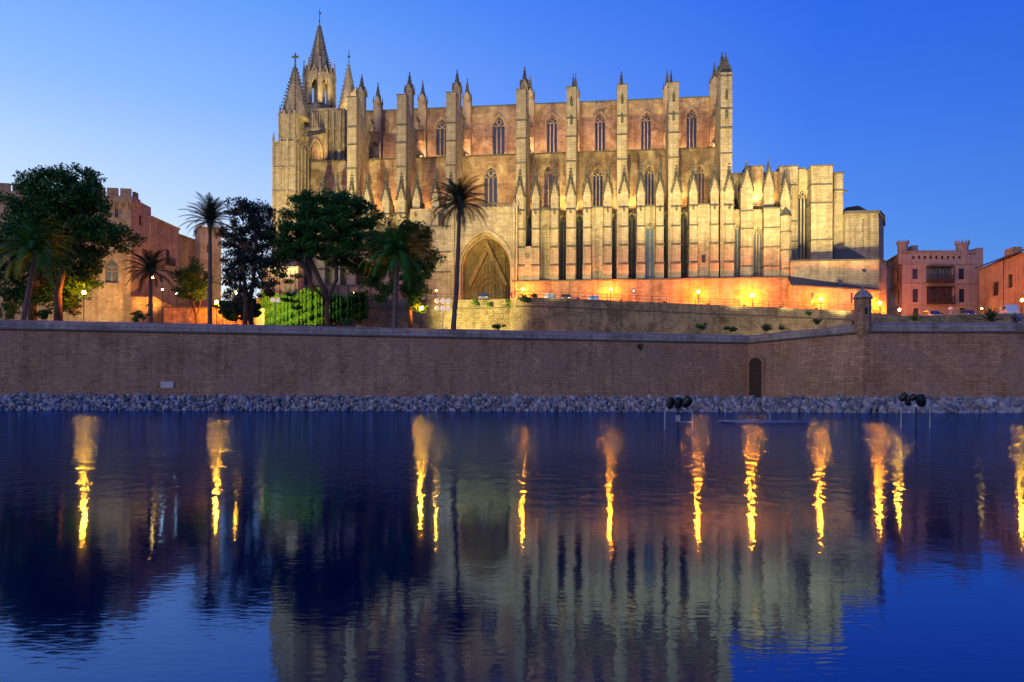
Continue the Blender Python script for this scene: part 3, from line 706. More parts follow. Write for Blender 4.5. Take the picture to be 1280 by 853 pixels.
# corner pier
o8 = copy_tree(pr, cath); o8.location = (UV(907,.4), .4, W0); o8.scale = (1.12,1,1.02)
mb = MB(); x = UV(907,.4); c_ = 1.2
mb.box(x-1.05,x+1.05,.38,2.6,40,61.9); part(mb, 'corner_pier', 'church')
mb = MB(); mb.cone(x,c_+.4,1.25,.07,61.9,65.8,4,pi/4); mb.ball((x,c_+.4,65.8), .2, 6, 4); mb.cone(x,c_+.4,.25,.25,65,65.2,6)
for sx_ in (-1,1):
    for sy_ in (-1,1): mb.cone(x+sx_*.85, c_+.4+sy_*.8, .28, .03, 61.5, 63.6, 4, pi/4)
for i in range(5):
    for a in range(4): aa = pi/4+a*pi/2; r = 1.2*(1-i/6); mb.ball((x+r*cos(aa), c_+.4+r*sin(aa), 62.3+i*.6), .17, 5, 3)
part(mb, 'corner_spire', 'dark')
# narrow panel ornaments on pier faces, right half
mb = MB()
for px in piers[4:]+[907]:
    x = UV(px,.4)
    for zc in (57.6, 54.1): mb.cone(x,.35,.24,.24,zc-.8,zc+.3,6); mb.cone(x,.35,.3,.03,zc+.3,zc+1.2,6)
part(mb, 'pier_ornament', 'dark')
# nave east gable end and body
mb = MB(); mb.box(uR-.5, uR, V2+.3, V1+24, 45, wt_roof-.1); part(mb, 'nave_end_wall', 'churchback')

# --- west facade tower (left) with crocketed spire
tw = MB(); va = -1.0
x0, x1, x1b = UV(341,va), UV(367.5,va), UV(348,va)
def ribbed(mb, x0, x1, y0, y1, z0, z1, n, r=.16):
    for i in range(n): x = x0+(x1-x0)*i/(n-1); mb.box(x-r, x+r, y0-.22, y0+.1, z0, z1)
    k = max(2, int((y1-y0)/((x1-x0)/(n-1))))
    for i in range(k+1): y = y0+(y1-y0)*i/k; mb.box(x1-.1, x1+.22, y-r, y+r, z0, z1)
zA, zB = WZ(355,178,va), WZ(355,142,va)
tw.box(x0, x1, va, va+7, 12, zA); tw.box(x1b, x1-.15, va+.15, va+6.6, zA, zB)
part(tw, 'west_tower', 'church')
mb = MB(); ribbed(mb, x0, x1, va, va+7, 12, zA+.6, 4); ribbed(mb, x1b, x1-.15, va+.15, va+6.6, zA, zB+.6, 4, .13)
for x in [x0+(x1-x0)*i/3 for i in range(4)]: mb.cone(x, va, .3, .03, zA+.6, zA+2.2, 4, pi/4)
for z in (WZ(355,210,va), WZ(355,240,va), zA): mb.box(x0-.15, x1+.15, va-.3, va+7.1, z-.12, z+.14)
for i in range(3):
    xm = x0+(x1-x0)*(i+.5)/3
    for z in (WZ(355,210,va)-1.6, zA-1.6): archband(mb, xm, .9, z, z+.9, .12, va-.1, va+.02, 4)
part(mb, 'tower_rib', 'church')
sc_ = (x1b+x1)/2+.25; syc = va+3.4; zt_ = WZ(369,84,3)
mb = MB(); mb.cone(sc_, syc, 2.95, .18, zB, zt_, 8, pi/8); part(mb, 'tower_spire', 'church')
mb = MB(); 
for i in range(15):
    t_ = i/15; z = zB+.5+(zt_-zB-.5)*t_; r = 2.95*(1-t_)+.22
    for a in range(8): aa = pi/8+a*pi/4; mb.ball((sc_+r*cos(aa), syc+r*sin(aa), z), .2, 5, 3)
mb.box(sc_-.12, sc_+.12, syc-.12, syc+.12, zt_-.2, WZ(369,68,3)); z = WZ(369,73,3); mb.box(sc_-.65, sc_+.65, syc-.12, syc+.12, z-.2, z+.2)
for a in range(8): aa = pi/8+a*pi/4; mb.cone(sc_+2.9*cos(aa), syc+2.9*sin(aa), .3, .03, zB, zB+2.6, 4)
part(mb, 'carved_ornament', 'dark')
# wall behind: ribbed west nave body 384-433
mb = MB(); mb.box(UV(383,12), UV(421,12)+1.5, 12, 30, 30, WZ(400,137,12))
part(mb, 'west_block', 'churchback')
mb = MB(); a0, a1 = UV(384,12), UV(420,12)
for i in range(13): x = a0+(a1-a0)*i/12; mb.box(x-.14, x+.14, 11.75, 12.05, WZ(400,160,12), WZ(400,140,12))
mb.box(a0-.1, a1+.3, 11.7, 12.05, WZ(400,139,12), WZ(400,136.5,12)); mb.box(a0-.1, a1+.3, 11.6, 12.05, WZ(400,163,12), WZ(400,160,12))
for px in (408,416,424): mb.box(UV(px,12)-.35, UV(px,12)+.35, 11.4, 12.05, 44, WZ(400,140,12)); 
part(mb, 'blind_arcade', 'church')
mb = MB(); archband(mb, UV(394,11.9), 2.5, WZ(394,190,12), WZ(394,176,12), .35, 11.65, 12.02, 8, legs=WZ(394,203,12)); archband(mb, UV(394,11.9), 1.3, WZ(394,190,12), WZ(394,180,12), .2, 11.8, 12.02, 8, legs=WZ(394,203,12))
part(mb, 'blind_arch', 'church')
mb = MB(); xf = UV(398,9); mb.prism([(1,53.2),(12,57.6),(12,58.4),(1,54)], xf-.5, xf+.5, 'x'); part(mb, 'flying_arch', 'string')
# bell lantern + spire
bx, by = UV(398,19), 19; rL = 3.15; zb = WZ(398,136,19); zl = WZ(398,104,19); zg = WZ(398,86,19); ztip = WZ(398,31,19)
mb = MB()
for a in range(8):
    aa = pi/8+a*pi/4; X, Yy = bx+rL*cos(aa), by+rL*sin(aa)
    mb.cone(X, Yy, .55, .5, zb, zl+1, 6)
    bb = aa+pi/8; cxm, cym = bx+rL*cos(pi/8)*cos(bb), by+rL*cos(pi/8)*sin(bb)
mb.cone(bx,by,rL,rL,zb-8,zb+.3,8,pi/8); mb.cone(bx,by,1.3,1.3,zb,zl,8)
lan = part(mb, 'bell_lantern', 'church')
def face8(fn_):
    for a in range(8):
        bb = a*pi/4+pi/4; ap = rL*cos(pi/8); T = Vector((-sin(bb), cos(bb))); Nn = Vector((cos(bb), sin(bb)))
        def P(s, o, z): return (bx+Nn.x*(ap+o)+T.x*s, by+Nn.y*(ap+o)+T.y*s, z)
        fn_(P)
mb = MB(); hwf = rL*sin(pi/8)
def fpoly(P, poly, o0, o1):
    n = len(poly); mb.add([P(p[0], o0, p[1]) for p in poly]+[P(p[0], o1, p[1]) for p in poly], [tuple(range(n)), tuple(range(2*n-1, n-1, -1))]+[(i, (i+1) % n, (i+1) % n+n, i+n) for i in range(n)])
def fac(P):
    a = arch2(0, 1.25, zl-1.3, zl-.1, 5)
    fpoly(P, [(-hwf,zb),(-.62,zb),(-.62,zl-1.3),(-hwf,zl-1.3)], -.3, .05); fpoly(P, [(.62,zb),(hwf,zb),(hwf,zl-1.3),(.62,zl-1.3)], -.3, .05)
    for (x_, z_), (x2, z2) in zip(a, a[1:]): fpoly(P, [(x_,z_),(x2,z2),(x2,zl+.4),(x_,zl+.4)], -.3, .05)
    fpoly(P, [(-hwf,zl-1.3),(-.62,zl-1.3),(-.62,zl+.4),(-hwf,zl+.4)], -.3, .05); fpoly(P, [(.62,zl-1.3),(hwf,zl-1.3),(hwf,zl+.4),(.62,zl+.4)], -.3, .05)
    # gablet
    for s_ in (-1,1): fpoly(P, [(s_*hwf*1.0,zl+.3),(s_*(hwf-.28),zl+.3),(0,zg-.6),(0,zg)], -.1, .3)
    fpoly(P, [(-hwf,zl+.3),(hwf,zl+.3),(hwf*.55,zl+1.6),(-hwf*.55,zl+1.6)], -.15, .1)
face8(fac); part(mb, 'lantern_arch', 'church', lan)
mb = MB()
for a in range(8):
    aa = pi/8+a*pi/4; X, Yy = bx+(rL+.15)*cos(aa), by+(rL+.15)*sin(aa); mb.cone(X, Yy, .42, .05, zl+.8, zg+1.2, 4)
    mb.ball((X, Yy, zg+1.2), .2, 5, 3)
mb.cone(bx+rL+.3, by, .2, .1, zl-.6, zl-.4, 5)
part(mb, 'lantern_pinnacle', 'church', lan)
mb = MB(); mb.cone(bx,by,rL-.35,.2,zl+.6,ztip,8,pi/8); part(mb, 'bell_spire', 'church')
mb = MB()
for i in range(22):
    t_ = i/22; z = zl+1+(ztip-zl-1)*t_; r = (rL-.35)*(1-t_)+.15
    for a in range(8): aa = pi/8+a*pi/4; mb.ball((bx+r*cos(aa), by+r*sin(aa), z), .19, 5, 3)
part(mb, 'carved_ornament', 'dark')
mb = MB(); mb.tube([(bx,by,ztip-.3),(bx,by,WZ(398,12,19))], .07, 5); mb.box(bx-.05,bx+.35,by-.03,by+.03,WZ(398,18,19),WZ(398,16,19)); mb.ball((bx,by,ztip+.8), .2, 6, 4); part(mb, 'weather_vane', 'iron')
# second small gabled spire
sx2 = UV(436,21); zb2, zt2 = WZ(436,140,21), WZ(436,80,21)
mb = MB(); mb.box(sx2-2.2, sx2+2.4, 19.5, 24, 50, zb2-.5); mb.cone(sx2-.2,21,2.5,.12,zb2-.5,zt2,8,pi/8); part(mb, 'stair_turret_spire', 'church')
mb = MB(); mb.prism([(sx2-2.3,zb2-.8),(sx2+.9,zb2+3.2),(sx2+2.2,zb2+4.6),(sx2+2.2,zb2-.8)], 18.9, 19.5); part(mb, 'stair_turret_gable', 'church')
mb = MB(); mb.box(sx2-3.0, sx2-1.6, 18.7, 20, zb2-2, zb2-.6); 
for i in range(12): z = zb2+.3+(zt2-zb2)*i/12; r = 2.4*(1-i/12); mb.ball((sx2-.2-r, 20.4, z), .17, 5, 3); mb.ball((sx2-.2+r, 20.4, z), .17, 5, 3)
part(mb, 'turret_ornament', 'dark')
mb = MB(); mb.tube([(sx2-.2,21,zt2-.2),(sx2-.2,21,WZ(436,63,21))], .07, 5); mb.ball((sx2-.2,21,WZ(436,71,21)), .28, 6, 4); part(mb, 'weather_vane', 'iron')
# bright statue-like pinnacle near 475
# --- east end (right of the corner pier)
VE = 4.5
zE = WZ(985,212,VE)
ops1 = [op(921.5,8.5,349,280,VE)]
part(wall(MB(), UV(915,VE), UV(997,VE), W0-2, WZ(925,216,VE), VE, [op(921,8,257,216+8,VE), ]), 'east_wall', 'churchback')
window(cath, *op(921,8,257,224,VE), VE, 2, 'glassred', 'churchback')
part(wall(MB(), UV(914,1.6), UV(928,1.6), W0-1, WZ(921,262,1.6), 1.6, [op(921.5,8,349,280,1.6)]), 'chapel_wall', 'church')
window(cath, *op(921.5,8,349,280,1.6), 1.6, 2, 'glassblue')
part(wall(MB(), UV(940,1.6), UV(956,1.6), W0-1, WZ(947,262,1.6), 1.6, [op(947,11,350,283,1.6)]), 'chapel_wall', 'church')
window(cath, *op(947,11,350,283,1.6), 1.6, 3, 'glassblue')
mb = MB()
def bx_px(mb, p0, p1, yt, v0, v1, zb=W0-2, vv=None): mb.box(UV(p0,v0), UV(p1,v0), v0, v1, zb, WZ((p0+p1)/2, yt, v0))
def bx_part(p0, p1, yt, v0, v1, name='east_buttress', mat='church', zb=W0-2, cap=True, strings=()):
    m = MB(); bx_px(m, p0, p1, yt, v0, v1, zb); o = part(m, name, mat)
    zt = WZ((p0+p1)/2, yt, v0); a, b = UV(p0,v0), UV(p1,v0)
    if cap: s = MB(); s.box(a-.2, b+.2, v0-.2, v1+.1, zt+.002, zt+.25); part(s, 'coping', 'string', o)
    for y in strings: z = WZ((p0+p1)/2, y, v0); s = MB(); s.box(a-.13, b+.13, v0-.14, v1-.1, z-.1, z+.12); part(s, 'string_course', 'string', o)
    return o
# gabled fronts
for px, hwp, yg in ((933,7.5,208),(960.5,6.5,206),(981,6.2,219)):
    m = MB(); a, b = UV(px-hwp,.2), UV(px+hwp,.2); zs_ = WZ(px, yg+27, .2); za = WZ(px, yg+4, .2); c_ = (a+b)/2
    m.box(a, b, .2, VE, W0-2, zs_); m.prism([(a,zs_),(b,zs_),(c_,za)], .2, 2.4, 'y'); o = part(m, 'gabled_buttress', 'church')
    for y in (262, 284, 307, 331): z = WZ(px, y+2, .2); s = MB(); s.box(a-.13, b+.13, .06, VE-.3, z-.1, z+.12); part(s, 'string_course', 'string', o)
    p = MB(); zt = WZ(px, yg-3, .2); p.cone(c_, 1.2, .6, .05, za-1, zt+.8, 4, pi/4); p.ball((c_,1.2,zt+.8), .16, 6, 4)
    for sgn in (-1,1):
        for i in range(8): t_ = i/7; p.cone(c_+sgn*((b-a)/2*(1-t_)+.1), .1, .18, .03, zs_-.6+t_*(za-zs_+.4), zs_+.1+t_*(za-zs_+.4), 5)
        p.cone(c_+sgn*(b-a)/2, .8, .28, .04, zs_-1, za-.4, 4, pi/4)
    part(p, 'pinnacle', 'dark', o)
# widened lower shafts of B2
bx_part(954.5, 974, 261, -.3, 3, strings=(285,309,333), cap=True)
bx_part(932, 953.5, 209, 2.6, 6, 'east_pier', 'churchback')
bx_part(974.5, 996, 209, 3.2, 7, 'east_pier', 'church', strings=(232,277,302))
# octagonal stair turret B3
m = MB(); c_ = UV(982,-.2); zc_ = WZ(982,270,-.2); r = (UV(989,-.2)-UV(975,-.2))/2*1.05
m.cone(c_, .4, r, r, W0-2, zc_, 8, pi/8); o = part(m, 'stair_turret', 'church')
m = MB(); m.cone(c_, .4, r+.15, .08, zc_, WZ(982,256,-.2), 8, pi/8)
for y in (290,313,336): z = WZ(982,y,-.2); m.cone(c_,.4,r+.12,r+.12,z-.1,z+.1,8,pi/8)
part(m, 'turret_cap', 'dark', o)
# apse bays with tall window
part(wall(MB(), UV(995,VE), UV(1014,VE), WZ(1000,326,VE)-3, WZ(1004,212,VE), VE, [op(1003,12.5,324,237,VE)]), 'apse_wall', 'church')
window(cath, *op(1003,12.5,324,237,VE), VE, 3, 'glass')
m = MB(); m.box(UV(1000,VE)-.8, UV(1000,VE)+.8, VE-.2, VE+3, WZ(1004,212,VE)+.001, WZ(1004,212,VE)+.3); part(m, 'string_course', 'string')
zlow = WZ(1040,326,-2)-4
o = bx_part(1013.5, 1040, 208, 1.5, 7, 'apse_buttress', 'church', zb=zlow, strings=(231,254,300))
o = bx_part(1041.5, 1053, 217, 4, 10, 'apse_buttress', 'church', zb=zlow, strings=(238,)); 
m = MB(); z = WZ(1058,238,4); m.tube([(UV(1053,4),5,z),(UV(1060,4),4.6,z)], [.3,.15], 5); part(m, 'gargoyle', 'dark')
# polygonal chapel and its roof
vp = 3
fp = [(UV(1040,vp+4),vp+8), (UV(1056,vp),vp), (UV(1097,vp),vp), (UV(1104.5,vp+4),vp+4.5), (UV(1104,vp+12),vp+12)]
zt = WZ(1077,267,vp)
m = MB(); m.prism(fp, zlow, zt, 'z'); o = part(m, 'polygonal_chapel', 'church')
m = MB(); big = [(x+.25*(1 if i > 1 else -1 if i == 0 else 0), y-.25) for i, (x, y) in enumerate(fp)]
m.prism(big, zt+.002, zt+.5, 'z'); part(m, 'cornice', 'string', o)
m = MB()
for px in (1056.5,1062,1086,1096.5): m.box(UV(px,vp)-.12, UV(px,vp)+.12, vp-.15, vp+.05, zlow, zt-.9)
for i in range(20): x = UV(1057,vp)+i*(UV(1096,vp)-UV(1057,vp))/19; archband(m, x, .22, zt-.5, zt-.3, .05, vp-.1, vp, 2, legs=zt-.75)
part(m, 'blind_arcade', 'church', o)
m = MB()
for i in range(14): m.ball((UV(1078,vp)+random.uniform(-.15,.15), vp-.02, zt-1.2-i*.42), .16, 5, 3, (1,.3,1.2))
part(m, 'stain_ornament', 'dark', o)
m = MB(); a, b = UV(1053,10), UV(1086,10); z0, z1 = WZ(1070,266,10), WZ(1068,258,10)
m.prism([(a,z0),(b,z0),(a+(b-a)*.55,z1),(a+.5,z1-.3)], 9.5, 16); part(m, 'roof', 'slate')
# dark lean-to roof (triangle) at its foot
m = MB(); m.add([(UV(1041,1),1.4,zlow+4.05),(UV(1094,1),1.4,zlow+4.05),(UV(1053,2.8),2.9,WZ(1053,306,2.8))], [(0,1,2)])
m.add([(UV(1041,1),1.4,zlow+4.05),(UV(1053,2.8),2.9,WZ(1053,306,2.8)),(UV(1041,2.8),2.9,WZ(1041,310,2.8))], [(0,1,2)]); part(m, 'lean_to_roof', 'slate')
# lower sacristy block
vs = -1.6; zs_ = WZ(1040,326.5,vs)
fp = [(UV(989,vs),vs), (UV(1098,vs),vs), (UV(1108,vs+3),vs+3.2), (UV(1109,vs+10),vs+10), (UV(989,vs),vs+10)]
m = MB(); m.prism(fp, 11, zs_, 'z'); o = part(m, 'sacristy', 'church')
m = MB(); big = [(x+(.2 if i in (1,2,3) else -.1), y-.2) for i, (x, y) in enumerate(fp)]; m.prism(big, zs_+.002, zs_+.25, 'z'); part(m, 'cornice', 'string', o)
m = MB(); ringv(m, UV(1079.5,vs), WZ(1079.5,338.5,vs), .55, .2, vs-.15, vs+.02, 14); part(m, 'oculus_frame', 'church', o)
m = MB(); m.prism([(UV(1079.5,vs)+.4*cos(i*pi/6), WZ(1079.5,338.5,vs)+.4*sin(i*pi/6)) for i in range(12)], vs-.06, vs+.02); part(m, 'oculus', 'glass', o)
# lean-to in front with sloping roof
vl = -4.2
m = MB(); a, b = UV(989,vl), UV(1099,vl); zl_, zr_ = WZ(989,356,vl), WZ(1096,363,vl)
m.prism([(a,12),(b,12),(b,zr_),(a,zl_)], vl, vs-.01); o = part(m, 'lean_to', 'platform')
m = MB(); v = [(a-.1,vl-.3,zl_+.02),(b+.3,vl-.3,zr_+.02),(UV(1099,vs),vs-.02,WZ(1098,361,vs)),(a-.1,vs-.02,WZ(989,345,vs))]
m.add(v+[(x, y, z-.25) for x, y, z in v], [(0,1,2,3),(4,5,6,7),(0,1,5,4),(1,2,6,5)]); part(m, 'roof', 'slate', o)
m = MB()
for px, y in ((1015,372),(1064,372)): m.box(UV(px,vl)-.16, UV(px,vl)+.16, vl-.03, vl, WZ(px,y+7,vl), WZ(px,y-6,vl))
m.box(UV(1052,vl)-.3, UV(1052,vl)+.3, vl+1.2, vl+1.8, WZ(1052,360,vl), WZ(1052,349,vl)); part(m, 'slit_window', 'glass', o)
# soldier: body fill behind so no light leaks
mb = MB().box(UV(384,V2)+1, UV(902,V2)-.5, V2+1.05, V1, 15, 49.9); part(mb, 'inner_core', 'churchback')
mb = MB().box(UL, US[-1], V2-.2+.0, V2-.1, 12, W0); 
# podium left part below W0 behind trees
mb = MB().box(UL-6, UV(512,-1), -1.5, 2, 12, W0-.5); part(mb, 'podium', 'platform')
m = MB()
for i in range(12): x = UL+i*2.2; m.box(x-.15, x+.15, -1.7, -1.49, 17, W0-.6)
m.box(UL-6.2, UV(512,-1), -1.7, 2, W0-.5, W0-.2); part(m, 'podium_rib', 'string')
# ------------------------------------------------------------------ other buildings
def wchild(mb, name, mat, parent):
    o = mb.build(name, M[mat] if isinstance(mat, str) else mat, parent)
    o.matrix_parent_inverse = Matrix.Translation(-Vector(parent.location)); return o
class Face:
    """a vertical facade between two plan points seen at two pixels"""
    def __init__(s, px0, Y0, px1, Y1):
        s.a = Vector(((px0-640)*Y0/1000, Y0)); s.b = Vector(((px1-640)*Y1/1000, Y1)); s.d = (s.b-s.a).normalized(); s.len = (s.b-s.a).length
        s.n = Vector((s.d.y, -s.d.x))
    def s_at(s, px): t = (px-640)/1000; return (t*s.a.y-s.a.x)/(s.d.x-t*s.d.y)
    def z_at(s, px, py): k = s.s_at(px); return ZC+(hor(px)-py)*(s.a.y+s.d.y*k)/1000
    def P(s, k, o, z): p = s.a+s.d*k+s.n*o; return (p.x, p.y, z)
    def box(s, mb, k0, k1, o0, o1, z0, z1):
        v = [s.P(k0,o0,z0),s.P(k1,o0,z0),s.P(k1,o1,z0),s.P(k0,o1,z0),s.P(k0,o0,z1),s.P(k1,o0,z1),s.P(k1,o1,z1),s.P(k0,o1,z1)]
        return mb.add(v, [(0,3,2,1),(4,5,6,7),(0,1,5,4),(1,2,6,5),(2,3,7,6),(3,0,4,7)])
    def poly(s, mb, pts, o0, o1):
        n = len(pts); return mb.add([s.P(k,o0,z) for k,z in pts]+[s.P(k,o1,z) for k,z in pts], [tuple(range(n)), tuple(range(2*n-1,n-1,-1))]+[(i,(i+1)%n,(i+1)%n+n,i+n) for i in range(n)])
    def wall(s, mb, z0, z1, ops, rev=.35):
        """rectangular openings [(k0,k1,za,zb)] cut into the facade, with reveals"""
        ks = sorted({0, s.len}|{k for o in ops for k in o[:2]}); zs = sorted({z0, z1}|{z for o in ops for z in o[2:4]})
        for a, b in zip(ks, ks[1:]):
            for c_, d_ in zip(zs, zs[1:]):
                m_, n_ = (a+b)/2, (c_+d_)/2
                if any(o[0] < m_ < o[1] and o[2] < n_ < o[3] for o in ops): continue
                mb.add([s.P(a,0,c_),s.P(b,0,c_),s.P(b,0,d_),s.P(a,0,d_)], [(0,1,2,3)])
        for k0, k1, za, zb in ops:
            for p, q_ in (((k0,za),(k1,za)),((k1,za),(k1,zb)),((k1,zb),(k0,zb)),((k0,zb),(k0,za))):
                mb.add([s.P(p[0],0,p[1]),s.P(q_[0],0,q_[1]),s.P(q_[0],-rev,q_[1]),s.P(p[0],-rev,p[1])], [(0,1,2,3)])
        return mb
    def px(s, p0, p1, y0, y1): m_ = (p0+p1)/2; return (s.s_at(p0), s.s_at(p1), s.z_at(m_, y1), s.z_at(m_, y0))
def winpart(F, op_, parent, mat='glass', bars=1, frame='wood', dep=.3, sill=True):
    m = MB(); F.box(m, op_[0], op_[1], -dep-.05, -dep, op_[2], op_[3]); w_ = wchild(m, 'window', mat, parent)
    m = MB(); t_ = .06
    F.box(m, op_[0], op_[0]+t_, -dep, -dep+.08, op_[2], op_[3]); F.box(m, op_[1]-t_, op_[1], -dep, -dep+.08, op_[2], op_[3])
    F.box(m, op_[0], op_[1], -dep, -dep+.08, op_[3]-t_, op_[3]); F.box(m, op_[0], op_[1], -dep, -dep+.08, (op_[2]+op_[3])/2-.03, (op_[2]+op_[3])/2+.03)
    for i in range(bars): x = op_[0]+(op_[1]-op_[0])*(i+1)/(bars+1); F.box(m, x-.03, x+.03, -dep, -dep+.08, op_[2], op_[3])
    o = m.build('frame', M[frame], w_); o.matrix_parent_inverse = Matrix.Translation(-Vector(parent.location))@Matrix.Translation(Vector(parent.location))
    return w_
# --- pink palace on the right
t = thing('pink_palace', 'pink rendered palace with two crown-topped corner turrets and long glazed balconies', 'building')
F = Face(1127.5,150,1220,150); G = Face(1108,160,1127.5,150)
zt = F.z_at(1170,318); zb = 14
wins = [F.px(1140,1147,336,349), F.px(1198,1205,336,349.5), F.px(1140.5,1147.5,361.5,378), F.px(1198.5,1205.5,361.5,378), F.px(1141.5,1148,385.5,395), F.px(1199.5,1206,385.5,395)]
gal = [F.px(1157.5,1189,334.5,352), F.px(1158,1190,359.5,378.5)]
top = [F.px(1140+i*7.2,1143+i*7.2,320,324) for i in range(9)]
low = [F.px(1168,1179,391.5,396)]
m = MB(); F.wall(m, zb, zt, wins+gal+top+low)
gw = [G.px(1119,1122.5,338,352), G.px(1120,1123.5,363,380)]+[G.px(x,x+1.8,324,328) for x in (1110,1113.5,1117,1121)]
G.wall(m, zb, zt, gw)
m.add([F.P(0,0,zt),F.P(F.len,0,zt),F.P(F.len,-12,zt),G.P(0,0,zt)], [(0,1,2,3)]); m.add([F.P(F.len,0,zb),F.P(F.len,-12,zb),F.P(F.len,-12,zt),F.P(F.len,0,zt)], [(0,1,2,3)])
wchild(m, 'wall', 'pink', t)
for o_ in wins+top+low: winpart(F, o_, t)
for o_ in gw: winpart(G, o_, t)
for k, o_ in enumerate(gal):
    winpart(F, o_, t, 'glassblue' if k == 0 else 'glass', bars=7, frame='wood')
    m = MB(); F.box(m, o_[0]-.1, o_[1]+.1, .02, 1.0, o_[2]-.3, o_[2]-.02)
    for i in range(30): x = o_[0]+(o_[1]-o_[0])*i/29; F.box(m, x-.03, x+.03, .9, .96, o_[2], o_[2]+1.0)
    F.box(m, o_[0]-.1, o_[1]+.1, .88, .98, o_[2]+1.0, o_[2]+1.08); 
    for x in (o_[0], (o_[0]*2+o_[1])/3, (o_[0]+o_[1]*2)/3, o_[1]): F.box(m, x-.06, x+.06, .84, .97, o_[2], o_[3])
    F.box(m, o_[0]-.1, o_[1]+.1, .02, 1.0, o_[3], o_[3]+.15)
    wchild(m, 'balcony', 'wood', t)
m = MB()
for y in (315.5, 330.5, 354.5, 381): z = F.z_at(1170,y); F.box(m, -.1, F.len+.1, .003, .18, z-.1, z+.1); G.box(m, 0, G.len, .003, .18, z-.1, z+.1)
wchild(m, 'cornice', 'pink', t)
m = MB()
z = zt
for i in range(17): x = F.s_at(1139)+i*(F.s_at(1197)-F.s_at(1139))/16; F.box(m, x-.22, x+.22, -.3, .02, z, z+.75)
F.box(m, F.s_at(1136), F.s_at(1200), -.32, .03, z+.003, z+.3); wchild(m, 'parapet', 'pink', t)
for p0, p1 in ((1124.5,1137),(1198,1213)):
    a, b = F.s_at(p0), F.s_at(p1); c_ = (a+b)/2; hw = (b-a)/2; z0, z1 = zt+.005, F.z_at(p0, 305)
    m = MB(); P_ = F.P(c_, -.9, 0); m.cone(P_[0], P_[1], hw*.95, hw*.95, F.z_at(p0,330), z1, 8, pi/8); m.cone(P_[0], P_[1], hw*.97, hw*1.08, z1-.2, z1+.2, 8, pi/8)
    o = wchild(m, 'corner_turret', 'pink', t); m = MB()
    for i in range(12): aa = 2*pi*i/12; m.cone(P_[0]+hw*1.02*cos(aa), P_[1]+hw*1.02*sin(aa), .24, .04, z1+.15, z1+.85, 4)
    q_ = m.build('crown', M['pink'], o)
m = MB(); F.box(m, F.s_at(1150), F.s_at(1157), -5, -3, zt, F.z_at(1153,303)); F.box(m, F.s_at(1141), F.s_at(1149), -6, -4, zt, F.z_at(1145,306)); wchild(m, 'chimney', 'pink', t)
m = MB(); F.box(m, F.len, F.len+1.2, -3, .1, zb, F.z_at(1222,310)); F.box(m, F.len+1.2, F.len+2.0, -3, .3, zb, F.z_at(1222,352)); wchild(m, 'side_wall', 'pink', t)
# --- ochre building far right
t = thing('ochre_house', 'ochre house with shuttered windows and sloping eaves at the right edge', 'building')
F = Face(1223.5,146,1320,120)
zt = F.z_at(1224,336); wins = [F.px(1240,1247.5,353,370), F.px(1259.5,1265,343,360), F.px(1292,1298,338,356)]
m = MB(); F.wall(m, 12, zt, wins); m.add([F.P(0,0,12),F.P(0,-9,12),F.P(0,-9,zt),F.P(0,0,zt)], [(0,1,2,3)]); wchild(m, 'wall', 'ochre', t)
for o_ in wins: winpart(F, o_, t, 'wood', 1)
m = MB(); v = [F.P(-.4,.6,zt), F.P(F.len,.6,zt), F.P(F.len,-5,zt+2.2), F.P(-.4,-5,zt+2.2)]; m.add(v+[(x,y,z+.25) for x,y,z in v], [(0,1,2,3),(4,5,6,7),(0,1,5,4),(3,0,4,7)])
m.add([F.P(0,0,zt),F.P(0,-5,zt+2.2),F.P(0,-9,zt)], [(0,1,2)]); wchild(m, 'roof', 'slate', t)
m = MB(); k = F.s_at(1243); F.box(m, F.s_at(1236), F.s_at(1246), -4, -2.5, zt+.5, zt+2.6); wchild(m, 'chimney', 'ochre', t)
m = MB(); k = F.s_at(1254.5); m.tube([F.P(k,0,12) , F.P(k,.08,zt)], .06, 4); wchild(m, 'drain_pipe', 'iron', t)
m = MB(); k = F.s_at(1259); P_ = Vector(F.P(k,-4,0)); m.tube([P_+Vector((0,0,zt+1.5)), P_+Vector((0,0,zt+4.4))], .05, 5); m.tube([P_+Vector((-.7,0,zt+4.2)), P_+Vector((.4,0,zt+4.3))], .04, 4); m.lathe(P_.x, P_.y, [(.05,zt+2.3),(.5,zt+2.5),(.55,zt+2.9),(.3,zt+3.1)], 8); wchild(m, 'antenna', 'galv', t)

# --- castle palace on the left
t = thing('crenellated_palace', 'old stone palace with crenellated tower and pointed window behind the left trees', 'building')
F = Face(-40,126,163,130); G = Face(163,130,188,137)
zt = F.z_at(150,246); zb = 9.5
pw = (F.s_at(131), F.s_at(147), F.z_at(139,354), F.z_at(139,324)); sw = F.px(143,147.5,261,272)
rects = [sw]+[F.px(36,42,275,288), F.px(84,90,330,350)]
m = MB(); F.wall(m, zb, zt, rects+[pw]); 
a = arch2((pw[0]+pw[1])/2, pw[1]-pw[0], pw[3]-1.5, pw[3]-.02, 6)
for (x,z),(x2,z2) in zip(a, a[1:]): F.poly(m, [(x,z),(x2,z2),(x2,pw[3]),(x,pw[3])], -.3, 0)
gwin = [G.px(173,177,269,282)]
G.wall(m, zb, zt, gwin)
m.add([F.P(0,0,zt),F.P(F.len,0,zt),G.P(G.len,0,zt),G.P(G.len,-14,zt),F.P(0,-14,zt)], [(0,1,2,3,4)])
wchild(m, 'wall', 'palace', t)
for o_ in rects: winpart(F, o_, t, 'glassblue')
winpart(G, gwin[0], t)
m = MB(); F.poly(m, [(pw[0],pw[2])]+a+[(pw[1],pw[2])], -.36, -.3); wp = wchild(m, 'pointed_window', 'glassblue', t)
